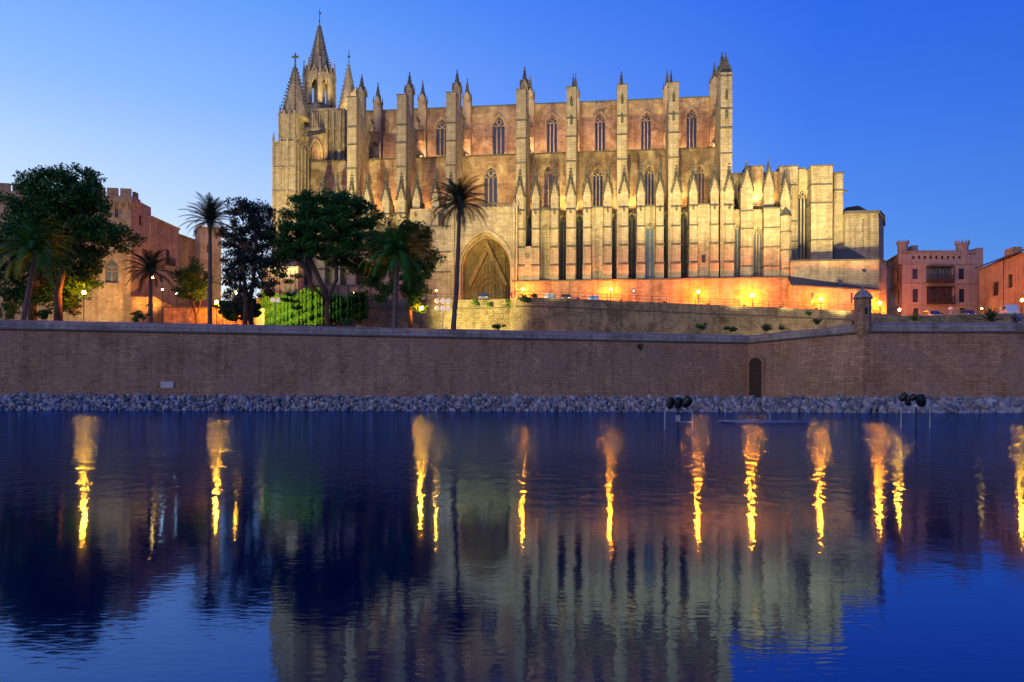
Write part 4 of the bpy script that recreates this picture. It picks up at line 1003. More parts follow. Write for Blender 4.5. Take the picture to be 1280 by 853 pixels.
m = MB(); cx_ = (pw[0]+pw[1])/2; F.box(m, cx_-.09, cx_+.09, -.3, -.16, pw[2], pw[3]-.8); F.box(m, pw[0], pw[1], -.3, -.2, pw[3]-2.0, pw[3]-1.85); F.box(m, pw[0]-.15, pw[1]+.15, -.1, .3, pw[2]-.3, pw[2]-.01)
for s_ in (-1,1):
    aa = arch2(cx_+s_*.5, .9, pw[3]-1.9, pw[3]-1.2, 4)
    for (x,z),(x2,z2) in zip(aa, aa[1:]): F.poly(m, [(x,z),(x2,z2),(x2,z2+.12),(x,z+.12)], -.3, -.18)
wchild(m, 'tracery', 'palace', t)
m = MB()
k = F.s_at(100)
for FF, s0_, s1_ in ((F, 0, F.len), (G, 0, 1.8)):
    FF.box(m, s0_, s1_+.3, .003, .55, zt-1.0, zt+.02)
    n_ = int((s1_-s0_)/1.0)
    for i in range(n_):
        x = s0_+(i+.25)*1.0; FF.poly(m, [(x,zt-1.0),(x+.45,zt-1.0),(x+.45,zt-2.0),(x,zt-2.0)], .0031, .3); FF.poly(m, [(x,zt-1.0),(x+.45,zt-1.0),(x+.45,zt-1.5),(x,zt-1.5)], .3, .5)
wchild(m, 'machicolation', 'palace', t)
m = MB()
for i in range(int(F.len/2.0)): x = F.len-.3-i*2.0; F.box(m, x-1.2, x+.4, 0, .5, zt+.025, zt+1.25)
G.box(m, .5, 1.6, -.01, .45, zt+.025, zt+1.0)
wchild(m, 'battlement', 'palace', t)
t = thing('palace_wing', 'stepped stone palace wing with balcony window between tower and dark bush', 'building')
H1 = Face(188,136,223,146); H2 = Face(223,147,246,153)
z1 = H1.z_at(190,273); z2 = H2.z_at(224,295)
bw = H1.px(207,212.5,312,330)
m = MB(); H1.wall(m, zb, z1, [bw]); H2.wall(m, zb, z2, [])
for HH, zz in ((H1,z1),(H2,z2)): m.add([HH.P(0,0,zb),HH.P(0,-9,zb),HH.P(0,-9,zz),HH.P(0,0,zz)], [(0,1,2,3)]); m.add([HH.P(0,0,zz),HH.P(HH.len,0,zz),HH.P(HH.len,-9,zz),HH.P(0,-9,zz)], [(0,1,2,3)])
m.add([H1.P(H1.len,0,zb),H1.P(H1.len,-6,zb),H1.P(H1.len,-6,z1),H1.P(H1.len,0,z1)], [(0,1,2,3)])
wchild(m, 'wall', 'palace', t); winpart(H1, bw, t)
m = MB(); H1.box(m, bw[0]-.5, bw[1]+.5, .01, .8, bw[2]-.2, bw[2]-.02)
for i in range(9): x = bw[0]-.45+i*(bw[1]-bw[0]+.9)/8; H1.box(m, x-.03, x+.03, .7, .76, bw[2], bw[2]+1)
H1.box(m, bw[0]-.5, bw[1]+.5, .68, .78, bw[2]+1, bw[2]+1.06); wchild(m, 'balcony', 'iron', t)
m = MB()
for HH, zz in ((H1,z1),(H2,z2)): HH.box(m, -.1, HH.len+.1, -9, .25, zz+.004, zz+.28)
wchild(m, 'coping', 'palace', t)
t = thing('stone_block_house', 'plain stone block lit yellow on its left face beside the tall slim palm', 'building')
K1 = Face(243,148,250,146); K2 = Face(250,146,276,147); zz = K2.z_at(260,286)
m = MB(); K1.wall(m, zb, zz, []); wo_ = K2.px(258,262,306,316); K2.wall(m, zb, zz, [wo_]); m.add([K1.P(0,0,zz),K2.P(0,0,zz),K2.P(K2.len,0,zz),K2.P(K2.len,-8,zz),K1.P(0,-8,zz)], [(0,1,2,3,4)]); wchild(m, 'wall', 'palace', t)
winpart(K2, wo_, t)
m = MB(); K2.box(m, -.2, K2.len+.2, -8, .25, zz+.004, zz+.3); wchild(m, 'coping', 'palace', t)
# low garden walls and steps on the left
t = thing('garden_wall', 'low pinkish stone wall with dark coping behind the slim palms', 'wall')
F = Face(205,125,330,127); z = F.z_at(260,386)
m = MB(); F.box(m, 0, F.len, -.4, 0, 9.8, z); wchild(m, 'wall', 'platform', t); m = MB(); F.box(m, -.1, F.len+.1, -.5, .1, z+.003, z+.2); wchild(m, 'coping', 'string', t)
t = thing('stair_wall', 'dark stepped stair wall lit orange beside the palace corner', 'wall')
F = Face(163,128,190,128); m = MB(); F.box(m, 0, F.len, -1.2, 0, 9.8, F.z_at(175,371)); wchild(m, 'wall', 'platform', t)
m = MB()
for i in range(9): F.box(m, F.len+i*.55, F.len+(i+1)*.55, -1.2, 0, 9.8, F.z_at(190,371)-i*.32)
wchild(m, 'step', 'platform', t)
# tall dark wall patch (fenced shed) left of ivy under the tower
t = thing('lodge', 'low mauve stone lodge beside the pine under the west tower', 'building')
F = Face(326,141,372,141); z = F.z_at(350,335); m = MB(); F.box(m, 0, F.len, -4, 0, 10, z); wchild(m, 'wall', 'pink', t)
m = MB()
for i in range(7): x = .5+i*F.len/7; F.box(m, x-.06, x+.06, .003, .1, 14, z-.4)
F.box(m, -.2, F.len+.2, -4.2, .2, z+.003, z+.25); wchild(m, 'cornice', 'string', t)
# right low wall (in front of the pink palace)
t = thing('low_road_wall', 'low pale rubble wall behind the parapet in front of the pink palace', 'wall')
F = Face(1092,118,1300,112); m = MB(); z = F.z_at(1180,395); F.box(m, 0, F.len, -.5, 0, 9.8, z); wchild(m, 'wall', 'retain', t)
m = MB(); F.box(m, 0, F.len, -.55, .05, z+.003, z+.14); wchild(m, 'coping', 'coping', t)

# ------------------------------------------------------------------ vegetation
def leaves_np(centers, radii, per, size, flat=.0, seed=0):
    r = np.random.default_rng(seed); V = []; n = 0
    C_ = np.repeat(centers, per, axis=0); R_2 = np.repeat(radii, per, axis=0)
    d = r.normal(size=C_.shape); d /= np.linalg.norm(d, axis=1)[:, None]
    rad = r.random((len(C_),1))**.45
    P = C_+d*rad*R_2
    a = r.normal(size=P.shape); a[:, 2] *= (1-flat); a /= np.linalg.norm(a, axis=1)[:, None]
    b = r.normal(size=P.shape); b -= a*(a*b).sum(1)[:, None]; b /= np.linalg.norm(b, axis=1)[:, None]
    s = size*(.6+.8*r.random((len(P),1)))
    v = np.stack([P-a*s, P-b*s*.45, P+a*s, P+b*s*.45], 1).reshape(-1, 3)
    return v
def crown_mesh(name, v, mat, parent, ploc):
    n = len(v)//4; me = bpy.data.meshes.new(name); f = np.arange(n*4).reshape(n, 4)
    me.from_pydata((v-np.array(ploc)).tolist(), [], f.tolist()); me.materials.append(M[mat]); o = link(bpy.data.objects.new(name, me)); o.parent = parent; return o
def blobtree(name, label, base, trunkr, blobs, mat, cat='tree', clumps=26, per=42, leaf=.22, cr=(.7,1.2), limbs=True, trunks=None, seed=1, flatc=.7, group=None):
    """blobs: list of (px,py,rx_px,ry_px,Y)"""
    rr = random.Random(seed); r = np.random.default_rng(seed)
    b0 = Vector(base); t = thing(name, label, cat, b0, group=group)
    C_ = []; R_2 = []; lim = MB(); blobs = [(a_, b_, c_*1.12, d_*1.12, e_) for a_, b_, c_, d_, e_ in blobs]
    for px, py, rx, ry, Y in blobs:
        c = at(px, py, Y); ax = rx*Y/1000; az_ = ry*Y/1000; ay = (ax*.8+az_*.2)
        k = max(5, int(clumps*1.5*(ax*az_/9)))
        for i in range(k):
            d = Vector((rr.gauss(0,1), rr.gauss(0,1), rr.gauss(0,1))).normalized(); q = rr.random()**.35*.92
            p = Vector((c.x+d.x*ax*q, c.y+d.y*ay*q, c.z+d.z*az_*q)); C_.append(p); s = rr.uniform(*cr)*1.12; R_2.append((s, s, s*flatc))
        if limbs:
            src = b0+Vector((0,0,(c.z-b0.z)*.38)); 
            if trunks: src = min(trunks, key=lambda q: (q[-1]-c).length)[-1]
            m_ = src.lerp(c, .5)+Vector((rr.uniform(-.4,.4), rr.uniform(-.3,.3), -.3)); lim.tube([src-b0, m_-b0, c-b0], [trunkr*.5, trunkr*.32, trunkr*.14], 6)
            for j in range(4):
                e = C_[-1-rr.randrange(k)]; lim.tube([m_-b0, m_.lerp(e,.6)-b0+Vector((0,0,-.15)), e-b0], [trunkr*.25, trunkr*.15, .04], 5)
    v = leaves_np(np.array([tuple(c) for c in C_]), np.array(R_2), per, leaf, seed=seed)
    crown_mesh('crown', v, mat, t, b0)
    if trunks:
        for tr in trunks:
            n = len(tr); lim.tube([p-b0 for p in tr], [trunkr*(1.25 if i == 0 else 1-.45*i/n) for i in range(n)], 8)
    else:
        top = b0+Vector((0,0,(at(blobs[0][0],blobs[0][1],blobs[0][4]).z-b0.z)*.4)); lim.tube([Vector((0,0,-.3)), (top-b0)*.5+Vector((.15,0,0)), top-b0], [trunkr*1.3, trunkr, trunkr*.7], 8)
    lim.build('trunk', M['bark'], t, smooth=True)
    return t
def gp(px, Y): p = at(px, 400, Y); return Vector((p.x, Y, gz(Y)))
# big tree at left
b = gp(60, 112); Yt = 112
blobtree('broadleaf_tree', 'very large dark broadleaf tree at the far left in front of the palace', b, .55,
  [(82,240,42,30,Yt),(45,262,38,28,Yt+2),(108,262,26,26,Yt-1),(70,292,48,30,Yt),(128,292,22,18,Yt),(148,298,24,13,Yt),(35,232,22,14,Yt),(95,222,26,13,Yt+1),(100,325,24,24,Yt+1),(70,345,40,22,Yt+2),(20,292,22,18,Yt),(8,320,22,26,Yt+2),(60,368,34,18,Yt+3),(105,352,18,16,Yt+3),(20,358,20,20,Yt+3),(120,320,14,12,Yt+2)],
  'leaf', clumps=20, per=120, leaf=.21, cr=(.8,1.5), seed=3, trunks=[[gp(40,113)-Vector((0,0,.3)), at(41,365,112.5), at(52,330,112), at(66,305,112)], [gp(73,111)-Vector((0,0,.3)), at(72,365,111), at(80,330,112), at(96,300,112)]])
blobtree('broadleaf_tree', 'dark bluish leafy tree with sky showing through beside the slim palm', gp(309,118), .35,
  [(308,262,24,14,118),(300,285,24,18,119),(326,272,20,16,118),(292,312,18,16,118),(325,300,22,20,119),(310,335,26,18,118),(336,285,12,20,118),(300,355,22,14,118),(338,335,14,18,118),(295,262,12,10,118),(288,340,14,16,119),(318,318,24,16,119),(330,360,16,16,119),(300,375,20,16,120),(280,300,9,12,118)],
  'bluish', clumps=19, per=95, leaf=.19, cr=(.5,1.1), seed=5, trunks=[[gp(306,118)-Vector((0,0,.3)), at(307,370,118), at(304,340,118), at(306,300,118)], [gp(314,119)-Vector((0,0,.3)), at(313,372,119), at(318,335,118), at(320,290,118)]])
blobtree('round_bush_tree', 'compact dark rounded tree below the stone block house', gp(244,124), .22,
  [(240,345,20,18,124),(228,352,14,14,124),(252,358,14,14,124),(240,366,18,10,124)], 'leaf', clumps=24, per=100, leaf=.16, cr=(.6,1.0), seed=8)
# big pine
b = gp(411, 117); Y = 117
pine = blobtree('pine_tree', 'broad dark umbrella pine with forked trunk in front of the ivy wall', b, .4,
  [(400,262,46,17,Y),(372,275,28,18,Y),(440,268,34,20,Y),(362,298,28,15,Y-1),(405,290,50,20,Y),(455,295,28,20,Y),(482,312,22,16,Y+1),(425,318,30,14,Y),(355,318,18,12,Y-1),(470,335,16,10,Y),(380,312,26,12,Y-2),(425,248,26,9,Y),(385,250,22,8,Y),(462,345,18,14,Y+2),(478,365,14,12,Y+3),(445,335,16,9,Y+2)],
  'pine', clumps=26, per=140, leaf=.17, cr=(.7,1.25), seed=11, flatc=.6,
  trunks=[[b-Vector((0,0,.3)), at(408,388,Y), at(410,372,Y), at(420,350,Y), at(420,320,Y)], [at(410,376,Y), at(400,352,Y), at(392,335,Y), at(384,315,Y)], [at(409,374,Y), at(390,360,Y-.5), at(381,335,Y-1), at(366,318,Y-1)]])
m = MB(); loc = pine.location
v = leaves_np(np.array([tuple(at(x,y,Y-1.5)) for x,y in ((352,345),(360,352),(342,340),(370,345),(363,368),(367,377),(372,385),(358,375))]), np.array([(1.0,.8,.35)]*8), 90, .22, seed=4)
crown_mesh('low_branch', v, 'pine', pine, loc)
blobtree('evergreen_tree', 'dense dark evergreen behind the wide green palm', gp(514,122), .3,
  [(522,300,20,22,122),(500,292,26,16,122),(538,325,12,16,122),(512,330,26,22,122),(520,352,22,18,122),(520,372,16,16,122),(490,320,20,20,123)], 'pine', clumps=26, per=120, leaf=.18, cr=(.6,1.1), seed=12,
  trunks=[[gp(513,122)-Vector((0,0,.3)), at(512,375,122), at(508,350,122), at(512,320,122)]])

def palm(name_label, px, Y, ycrown, rpx, nf=46, trunk_r=.24, droop=1.0, lean=0, seed=0, mat='palm', group='tall palm trees on the terrace', up=.9, leaflet=.5, base_px=None):
    rr = random.Random(seed); b = gp(base_px if base_px is not None else px, Y); top = at(px, ycrown, Y); t = thing('palm_tree', name_label, 'palm', b, group=group)
    m = MB(); H = top-b; n = 14; pts = [H*(i/n)+Vector((sin(i/n*pi)*lean, 0, 0)) for i in range(n+1)]
    pts[0] = pts[0]-Vector((0,0,.4))
    m.tube(pts, [trunk_r*(1.25-.35*i/n)*(1.06 if i % 2 else .96) for i in range(n+1)], 8)
    m.ball(H, trunk_r*1.9, 8, 5, (1,1,1.5)); m.build('trunk', M['palmbark'], t)
    L_ = rpx*Y/1000; m = MB()
    for k in range(nf):
        az_ = k*2.39996+rr.uniform(-.2,.2); e0 = up*(pi/2)*(1-(k/nf))**.8*1.05-.35*(k/nf)+rr.uniform(-.08,.08); ln = L_*rr.uniform(.88,1.1)
        segs = 11; p = H+Vector((0,0,.2)); el_ = e0; P_ = []; hd = Vector((cos(az_), sin(az_), 0))
        for i in range(segs+1):
            P_.append(p.copy()); el_ -= droop*(.06+.15*(i/segs)); p = p+(hd*cos(el_)+Vector((0,0,sin(el_))))*(ln/segs)
        side = Vector((-sin(az_), cos(az_), 0))
        m.tube(P_, [.05*(1-i/(segs+2)) for i in range(segs+1)], 3)
        for i in range(1, segs*3):
            f = i/(segs*3); j = min(segs-1, int(f*segs)); q = P_[j].lerp(P_[j+1], f*segs-j); d = (P_[j+1]-P_[j]).normalized()
            lw = leaflet*(ln/3.6)*(sin(pi*min(1, f*.9+.12))**.6)*rr.uniform(.85,1.1); 
            for s_ in (-1,1):
                tip = q+(side*s_*.8+d*.75+Vector((0,0,-.18 if droop > .6 else .1))).normalized()*lw*1.5; wv = d*.06
                m.add([q-wv, q+wv, tip], [(0,1,2)])
    m.build('crown', M[mat], t); return t
palm('tallest slim palm rising in front of the great portal', 573.5, 108, 257, 47, nf=58, trunk_r=.27, droop=1.0, seed=1, base_px=566, lean=.15)
palm('tall slim palm standing against the sky left of the bluish tree', 262, 108, 279, 40, nf=48, trunk_r=.25, seed=2, droop=.8, up=1.0)
palm('short palm with a street lamp glowing in its crown near the palace corner', 187.5, 110, 341, 38, nf=44, trunk_r=.24, seed=3, droop=.9)
palm('wide bushy green palm between the pine and the tallest palm', 496, 107, 320, 56, nf=80, trunk_r=.3, seed=4, mat='palmgreen', droop=1.0, base_px=493)
palm('bushy dark green palm in front of the large tree at far left', 44, 104, 316, 58, nf=78, trunk_r=.3, seed=5, mat='palmgreen', droop=1.15, base_px=27)
palm('palm at the left edge with only its right fronds in view', -22, 108, 325, 36, nf=44, trunk_r=.28, seed=6, droop=1.1)
def agave(label, px, Y, py, r, n=34, seed=0, mat='scrub'):
    rr = random.Random(seed); b = at(px, py, Y); b.z = max(b.z, 10.0); t = MB()
    for k in range(n):
        a = rr.uniform(0, 2*pi); e = rr.uniform(.25,1.45); ln = r*rr.uniform(.75,1.1); d = Vector((cos(a)*cos(e), sin(a)*cos(e), sin(e))); s = Vector((-sin(a), cos(a), 0))
        p1 = d*ln*.5; p2 = d*ln+Vector((0,0,-.1*ln)); t.add([-s*.06, s*.06, p1+s*.1, p2, p1-s*.1], [(0,1,2,3,4)])
    o = t.build('yucca_plant', M[mat], loc=b); tag(o, label, 'plant'); return o
agave('large spiky yucca behind the parapet below the ochre house', 1238, 100, 402, 2.2, 46, 1, 'palm')
agave('small bright green spiky yucca behind the parapet below the pink palace', 1143, 100, 401.5, 1.3, 34, 2, 'ivy')
agave('grey feathery agave behind the flank parapet near the turret', 958, 112, 414, 1.5, 50, 3, 'scrub')
agave('low spiky plant on the rampart right of the agave', 976, 110, 413, 1.0, 34, 4, 'scrub')
def bush(name, label, px, py, Y, rx, ry, mat='scrub', leaf=.16, n=None, seed=0, cat='bush', sit=True):
    c = at(px, py, Y); ax, az_ = rx*Y/1000, ry*Y/1000; rr = random.Random(seed); k = n or max(6, int(ax*az_*14))
    C_ = []
    for i in range(k):
        d = Vector((rr.gauss(0,1), rr.gauss(0,.7), rr.gauss(0,1))).normalized()*rr.random()**.4; C_.append((c.x+d.x*ax*.85, c.y+d.y*min(ax, 1.5)*.8, c.z+d.z*az_*.8))
    v = leaves_np(np.array(C_), np.array([(min(ax,.7)*.6, min(ax,.7)*.5, min(az_,.6)*.6)]*k), 36, leaf, seed=seed)
    n_ = len(v)//4; me = bpy.data.meshes.new(name); me.from_pydata((v-np.array(tuple(c))).tolist(), [], np.arange(n_*4).reshape(n_,4).tolist()); me.materials.append(M[mat])
    o = link(bpy.data.objects.new(name, me)); o.location = c; return tag(o, label, cat)
bush('bush', 'low rounded dark hedge bush behind the parapet left of the short palm', 173, 396, 106, 14, 7, 'leaf', seed=21)
bush('bush', 'yellow green shrubs at the far left edge behind the parapet', 10, 388, 108, 18, 13, 'ivy', seed=22)
bush('bush', 'tall dark shrub mass under the bluish tree', 300, 385, 121, 34, 20, 'leaf', leaf=.22, seed=23)
bush('bush', 'olive shrub with orange light on it behind the left lamp', 88, 382, 116, 16, 14, 'scrub', seed=24)
bush('bush', 'dark low bush under the big tree at far left', 55, 392, 107, 14, 8, 'leaf', seed=25)
bush('bush', 'green shrub standing at the foot of the pine trunk', 435, 402, 103, 9, 4.5, 'leaf', seed=26)
bush('bush', 'dark small bush on the parapet below the portal', 622, 408, 104, 12, 4, 'leaf', seed=27)
bush('bush', 'small dark shrub on the slope left of the agave', 876, 409, 118, 9, 4.5, 'leaf', seed=28)
bush('bush', 'green tuft at the foot of the rubble wall behind the flank', 912, 412, 117, 10, 3.5, 'leaf', seed=29)
bush('bush', 'small green bush at the foot of the watch turret', 1071, 404.5, 97.5, 5, 3.5, 'leaf', seed=30)
bush('bush', 'round green bush growing high on the rubble wall below the lean-to', 1011, 393, 127.5, 5, 2.6, 'leaf', seed=31)
bush('wall_plant', 'tuft of weeds on the rampart face under the cordon at left', 198, 420, 99.6, 7, 4, 'scrub', seed=32, cat='plant')
bush('wall_plant', 'fern growing on the rampart under the cordon near the flank', 801, 433, 108.6, 5, 4, 'scrub', seed=33, cat='plant')
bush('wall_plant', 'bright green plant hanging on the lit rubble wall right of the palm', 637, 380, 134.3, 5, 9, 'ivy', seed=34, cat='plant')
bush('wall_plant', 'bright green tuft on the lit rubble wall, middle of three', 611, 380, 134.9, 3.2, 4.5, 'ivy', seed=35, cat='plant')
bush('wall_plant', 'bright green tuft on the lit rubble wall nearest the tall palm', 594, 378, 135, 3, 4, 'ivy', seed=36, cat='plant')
for k, (px, py, rx, ry) in enumerate(((655,374,7,5),(739,381,5,4),(762,382,6,3.5),(795,384,3.5,3.5),(668,370,5,3),(1020,402,8,4))):
    bush('wall_plant', ['dark shrub on the rubble wall top below the lamp right of the portal','dark shrub under the parked blue car','dark scrub under the lamp right of the blue car','small dark tuft below the blue road sign','small shrub beside the railing right of the portal lamp','brown scrub on the slope left of the watch turret'][k], px, py, 131.3 if k < 5 else 118, rx, ry, 'leaf' if k != 5 else 'scrub', seed=40+k, cat='plant')
# ivy on the wall behind the pine
def ivy(label, p0, p1, y0, y1, Y, dens, mat, seed):
    r = np.random.default_rng(seed); n = int((p1-p0)*(y1-y0)*dens)
    px = r.uniform(p0, p1, n); f = r.random(n); f = f**.9; top = y0+4*np.sin(px*.09+1)+2.2*np.sin(px*.31)+1.2*np.sin(px*.9)+r.uniform(-1.5,1.5,n); px = px+r.normal(size=n)*1.5; bot = y1-np.abs(6*np.sin(px*.21))*(mat != 'ivy'); py = top+(bot-top)*f
    strand = .55*np.sin(px*1.1+np.sin(px*.3)*2)+.35*np.sin(px*2.7); yy = Y-.5-.9*np.sin(f*pi*.6)+.75*strand+.4*np.sin(py*.5+px*.2)+r.uniform(-.15,.15,n)
    P = np.stack([(px-640)*yy/1000, yy, ZC+(499+.003*px-py)*yy/1000], 1)
    a = r.normal(size=P.shape)*[.5,.35,1]; a /= np.linalg.norm(a, axis=1)[:,None]; b = r.normal(size=P.shape)*[1,.5,.4]; b -= a*(a*b).sum(1)[:,None]; b /= np.linalg.norm(b, axis=1)[:,None]
    s = .2*(.6+.8*r.random((n,1))); v = np.stack([P-a*s, P-b*s*.5, P+a*s, P+b*s*.5], 1).reshape(-1,3)
    c = v.mean(0); me = bpy.data.meshes.new('ivy_plant'); me.from_pydata((v-c).tolist(), [], np.arange(n*4).reshape(n,4).tolist()); me.materials.append(M[mat]); o = link(bpy.data.objects.new('ivy_plant', me)); o.location = c
    tag(o, label, 'ivy')
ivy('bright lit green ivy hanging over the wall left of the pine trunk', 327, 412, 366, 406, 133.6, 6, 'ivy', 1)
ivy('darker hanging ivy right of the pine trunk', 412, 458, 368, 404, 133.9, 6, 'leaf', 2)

# ------------------------------------------------------------------ street lamps
def lamp(label, px, py, Y, mat='lampglow', r=.26, ground=None, arm=False, name='street_lamp', poleh=None, gname='street lamps glowing orange'):
    p = at(px, py, Y); g = ground if ground is not None else gz(Y)
    if poleh: g = p.z-poleh
    t = thing(name, label, 'street lamp', (p.x, p.y, g), group=gname); h = p.z-g
    m = MB(); m.lathe(0,0,[(.16,0),(.16,.25),(.09,.4),(.07,.5),(.05,h-.5),(.08,h-.42)], 8)
    m.build('pole', M['iron'], t)
    m = MB(); m.lathe(0,0,[(.10,h-.42),(.2,h-.3),(.2,h-.24)], 8); m.lathe(0,0,[(.24,h+.24),(.2,h+.34),(.06,h+.44),(.03,h+.55)], 8)
    for i in range(4): a = pi/4+i*pi/2; m.tube([(.21*cos(a),.21*sin(a),h-.28),(.25*cos(a),.25*sin(a),h+.26)], .012, 4)
    m.build('lantern', M['iron'], t)
    m = MB(); m.ball((0,0,h), r, 10, 6, (.85,.85,.95)); m.build('globe', M[mat], t, smooth=True); return t
def glamp(label, px, py, Y, **k):
    if Y > 130 and px > 600 and px < 1110: Y = O[1]-SN*UV(px,-3.4)-3.4*CS - (3.0 if px > 985 else 0); k.setdefault('mat', 'roadglow')
    p = at(px, py, Y); return lamp(label, px, py, Y, ground=rz(p.x, Y)+.0, **k)
lamp('lamp on a pole in front of the palace, leftmost in the photo', 104.5, 366, 112)
lamp('lamp glowing behind the crown of the short palm', 190.5, 347, 125, r=.2, mat='lampsmall')
lamp('small white lamp near the palace steps, left one of two', 202.5, 362, 126, r=.11, mat='whiteglow', gname='small white lamps')
lamp('small white lamp by the dark round tree, right one of two', 220, 367, 126, r=.10, mat='whiteglow', gname='small white lamps')
lamp('lamp just right of the slim palm, brighter of a close pair', 270.3, 378, 121, r=.28)
lamp('lamp just right of the slim palm, smaller of a close pair', 278.3, 379.3, 121.5, r=.25)
lamp('upper faint lamp showing through the bluish tree', 293.5, 345.5, 130, r=.16, mat='lampsmall')
lamp('lower lamp showing below the bluish tree', 295.3, 366.5, 124, r=.24)
lamp('lamp on a pole between the evergreen and the floodlight mast', 526, 385.5, 121, r=.26)
glamp('lamp on the road wall left of the portal', 545, 363.5, 143.5, r=.15)
glamp('lamp on the road right of the portal', 653, 362, 142, r=.25)
glamp('lamp on the road above the rubble wall below the second great buttress bay', 763, 362, 142.5, r=.27)
glamp('lamp on the road glowing left of the widest bright pool', 872.5, 365, 140.5, r=.30)
glamp('brightest lamp on the road right of the corner pier', 940, 369.5, 139, r=.36)
glamp('lamp before the slit window of the lean-to', 1025.5, 374, 136, r=.28)
glamp('lamp seen just right of the watch turret', 1099.5, 379.5, 135, r=.28)
glamp('twin lamp glowing at the corner of the pink palace', 1124, 387.5, 143, r=.22)
glamp('lamp between pink palace and ochre house', 1227, 386, 140.5, r=.16, mat='lampsmall')
glamp('lamp before the ochre house at the right edge', 1277, 375.5, 122, r=.19)
glamp('faint lamp low on the podium behind the pine', 441, 366, 140, r=.13, mat='lampsmall')
# white disc sign on a pole
p = at(1188, 386, 128); t = thing('globe_lamp', 'unlit white globe lamp on white pole before the pink palace', 'street lamp', (p.x, p.y, p.z-2.6))
m = MB(); m.lathe(0,0,[(.09,0),(.06,.1),(.05,2.3)], 8); m.build('pole', M['white'], t); m = MB(); m.ball((0,0,2.6), .33, 12, 8); m.build('globe', M['white'], t, smooth=True)
# blue road sign
p = at(791.5, 364, 141.5); zg = rz(p.x, 141.5); t = thing('road_sign', 'blue square road sign on a grey post between two lamps', 'sign', (p.x, p.y, zg))
m = MB(); m.tube([(0,0,0),(0,0,p.z-zg)], .05, 6); m.build('post', M['galv'], t); m = MB(); m.box(-.36,.36,-.08,-.05,p.z-zg-.45,p.z-zg+.45); m.build('panel', M['blue'], t)
m = MB(); m.box(-.18,.18,-.095,-.083,p.z-zg-.2,p.z-zg+.25); o = m.build('symbol', M['white'], t)

# ------------------------------------------------------------------ floodlights
def spot(parent, rel, target, power, col, ang, blend=.5, rad=.3):
    l = bpy.data.lights.new('spot', 'SPOT'); l.energy = power; l.color = col; l.spot_size = radians(ang); l.spot_blend = blend; l.shadow_soft_size = rad
    o = link(bpy.data.objects.new('floodlight_beam', l)); o.parent = parent; o.location = rel
    d = Vector(target)-(Vector(parent.matrix_basis.translation)+Vector(rel)); o.rotation_euler = d.to_track_quat('-Z', 'Y').to_euler(); return o
def housing(mb, lens, c, d, s=.3):
    d = Vector(d).normalized(); a = d.cross(Vector((0,0,1))).normalized(); b = a.cross(d); c = Vector(c)
    q = lambda x, y, z, k: c+a*x*k+b*y*k+d*z
    v = [q(x,y,-s*.8,s*.5) for x,y in ((-1,-1),(1,-1),(1,1),(-1,1))]+[q(x,y,0,s) for x,y in ((-1,-1),(1,-1),(1,1),(-1,1))]
    mb.add(v, [(0,1,2,3),(0,1,5,4),(1,2,6,5),(2,3,7,6),(3,0,4,7)]); lens.add([q(x,y,-.03,s*.9) for x,y in ((-1,-1),(1,-1),(1,1),(-1,1))], [(0,1,2,3)])
def flood(label, loc, target, power, col, ang, blend=.6, s=.28, group='floodlights lighting the cathedral', rad=.25):
    t = thing('floodlight', label, 'floodlight', loc, group=group); h = MB(); le = MB(); d = (Vector(target)-Vector(loc)).normalized()
    housing(h, le, (0,0,.45), d, s); h.box(-.25,.25,-.2,.2,0,.06); h.box(-.3,-.26,-.05,.05,.05,.5); h.box(.26,.3,-.05,.05,.05,.5)
    h.build('housing', M['iron'], t); le.build('lens', M['lens'], t); spot(t, Vector((0,0,.45))+d*.12, target, power, col, ang, blend, rad); return t
# mast with six lamps
FRONT = (1,.82,.31)
def mast(label, px, py, Y, rows, targets, col, power, ang, gap=.85, lensm='lenswhite'):
    p = at(px, py, Y); g = gz(Y); t = thing('floodlight_mast', label, 'floodlight', (p.x, p.y, g)); h = p.z-g; m = MB()
    m.lathe(0,0,[(.2,0),(.14,.3),(.09,.5),(.08,h+.3)], 8); m.build('pole', M['galv'], t); k = 0
    for j, n in enumerate(rows):
        z = h+.5-j*1.15; m = MB(); m.box(-(n-1)*gap/2-.1,(n-1)*gap/2+.1,-.05,.05,z-.28,z-.2); m.build('crossbar', M['galv'], t)
        for i in range(n):
            x = (i-(n-1)/2)*gap; 
            # pot-shaped lamp seen as a pale round drum
            a = MB(); d = Vector((x*.25,1,.45)).normalized(); s_ = Vector((1,0,0)); u_ = s_.cross(d)*-1; c = Vector((x,0,z+.05)); v = []
            for r_, q_ in ((.15,-.4),(.33,-.25),(.37,.2)):
                for w_ in range(10): an = 2*pi*w_/10; v.append(c+s_*cos(an)*r_+u_*sin(an)*r_+d*q_)
            a.add(v, [(j_*10+w_, j_*10+(w_+1)%10, (j_+1)*10+(w_+1)%10, (j_+1)*10+w_) for j_ in range(2) for w_ in range(10)]+[tuple(range(10))])
            hd = a.build('lamp_head', M['headglow'], t); b_ = MB(); b_.add([c+s_*cos(2*pi*w_/10)*.33+u_*sin(2*pi*w_/10)*.33+d*.16 for w_ in range(10)], [tuple(range(10))]); b_.build('lens', M[lensm], hd)
            if k < len(targets): tg, pw_, cl_, an_ = targets[k]; spot(t, (x, .5, z+.25), tg, pw_, cl_, an_, .6)
            k += 1
    return t
def cw(px, py, v=0): u = UV(px, v); return wpt(u, v, WZ(px, py, v))
mast('tall floodlight mast with six pale lamp heads beside the tallest palm', 553, 381, 120, [3,3], [
  (cw(600,200), 7000, FRONT, 50), (at(598,390,135), 34000, (1,.82,.24), 70), (cw(560,200,5), 42000, FRONT, 55), (cw(640,250), 11000, FRONT, 50)], None, 0, 0)
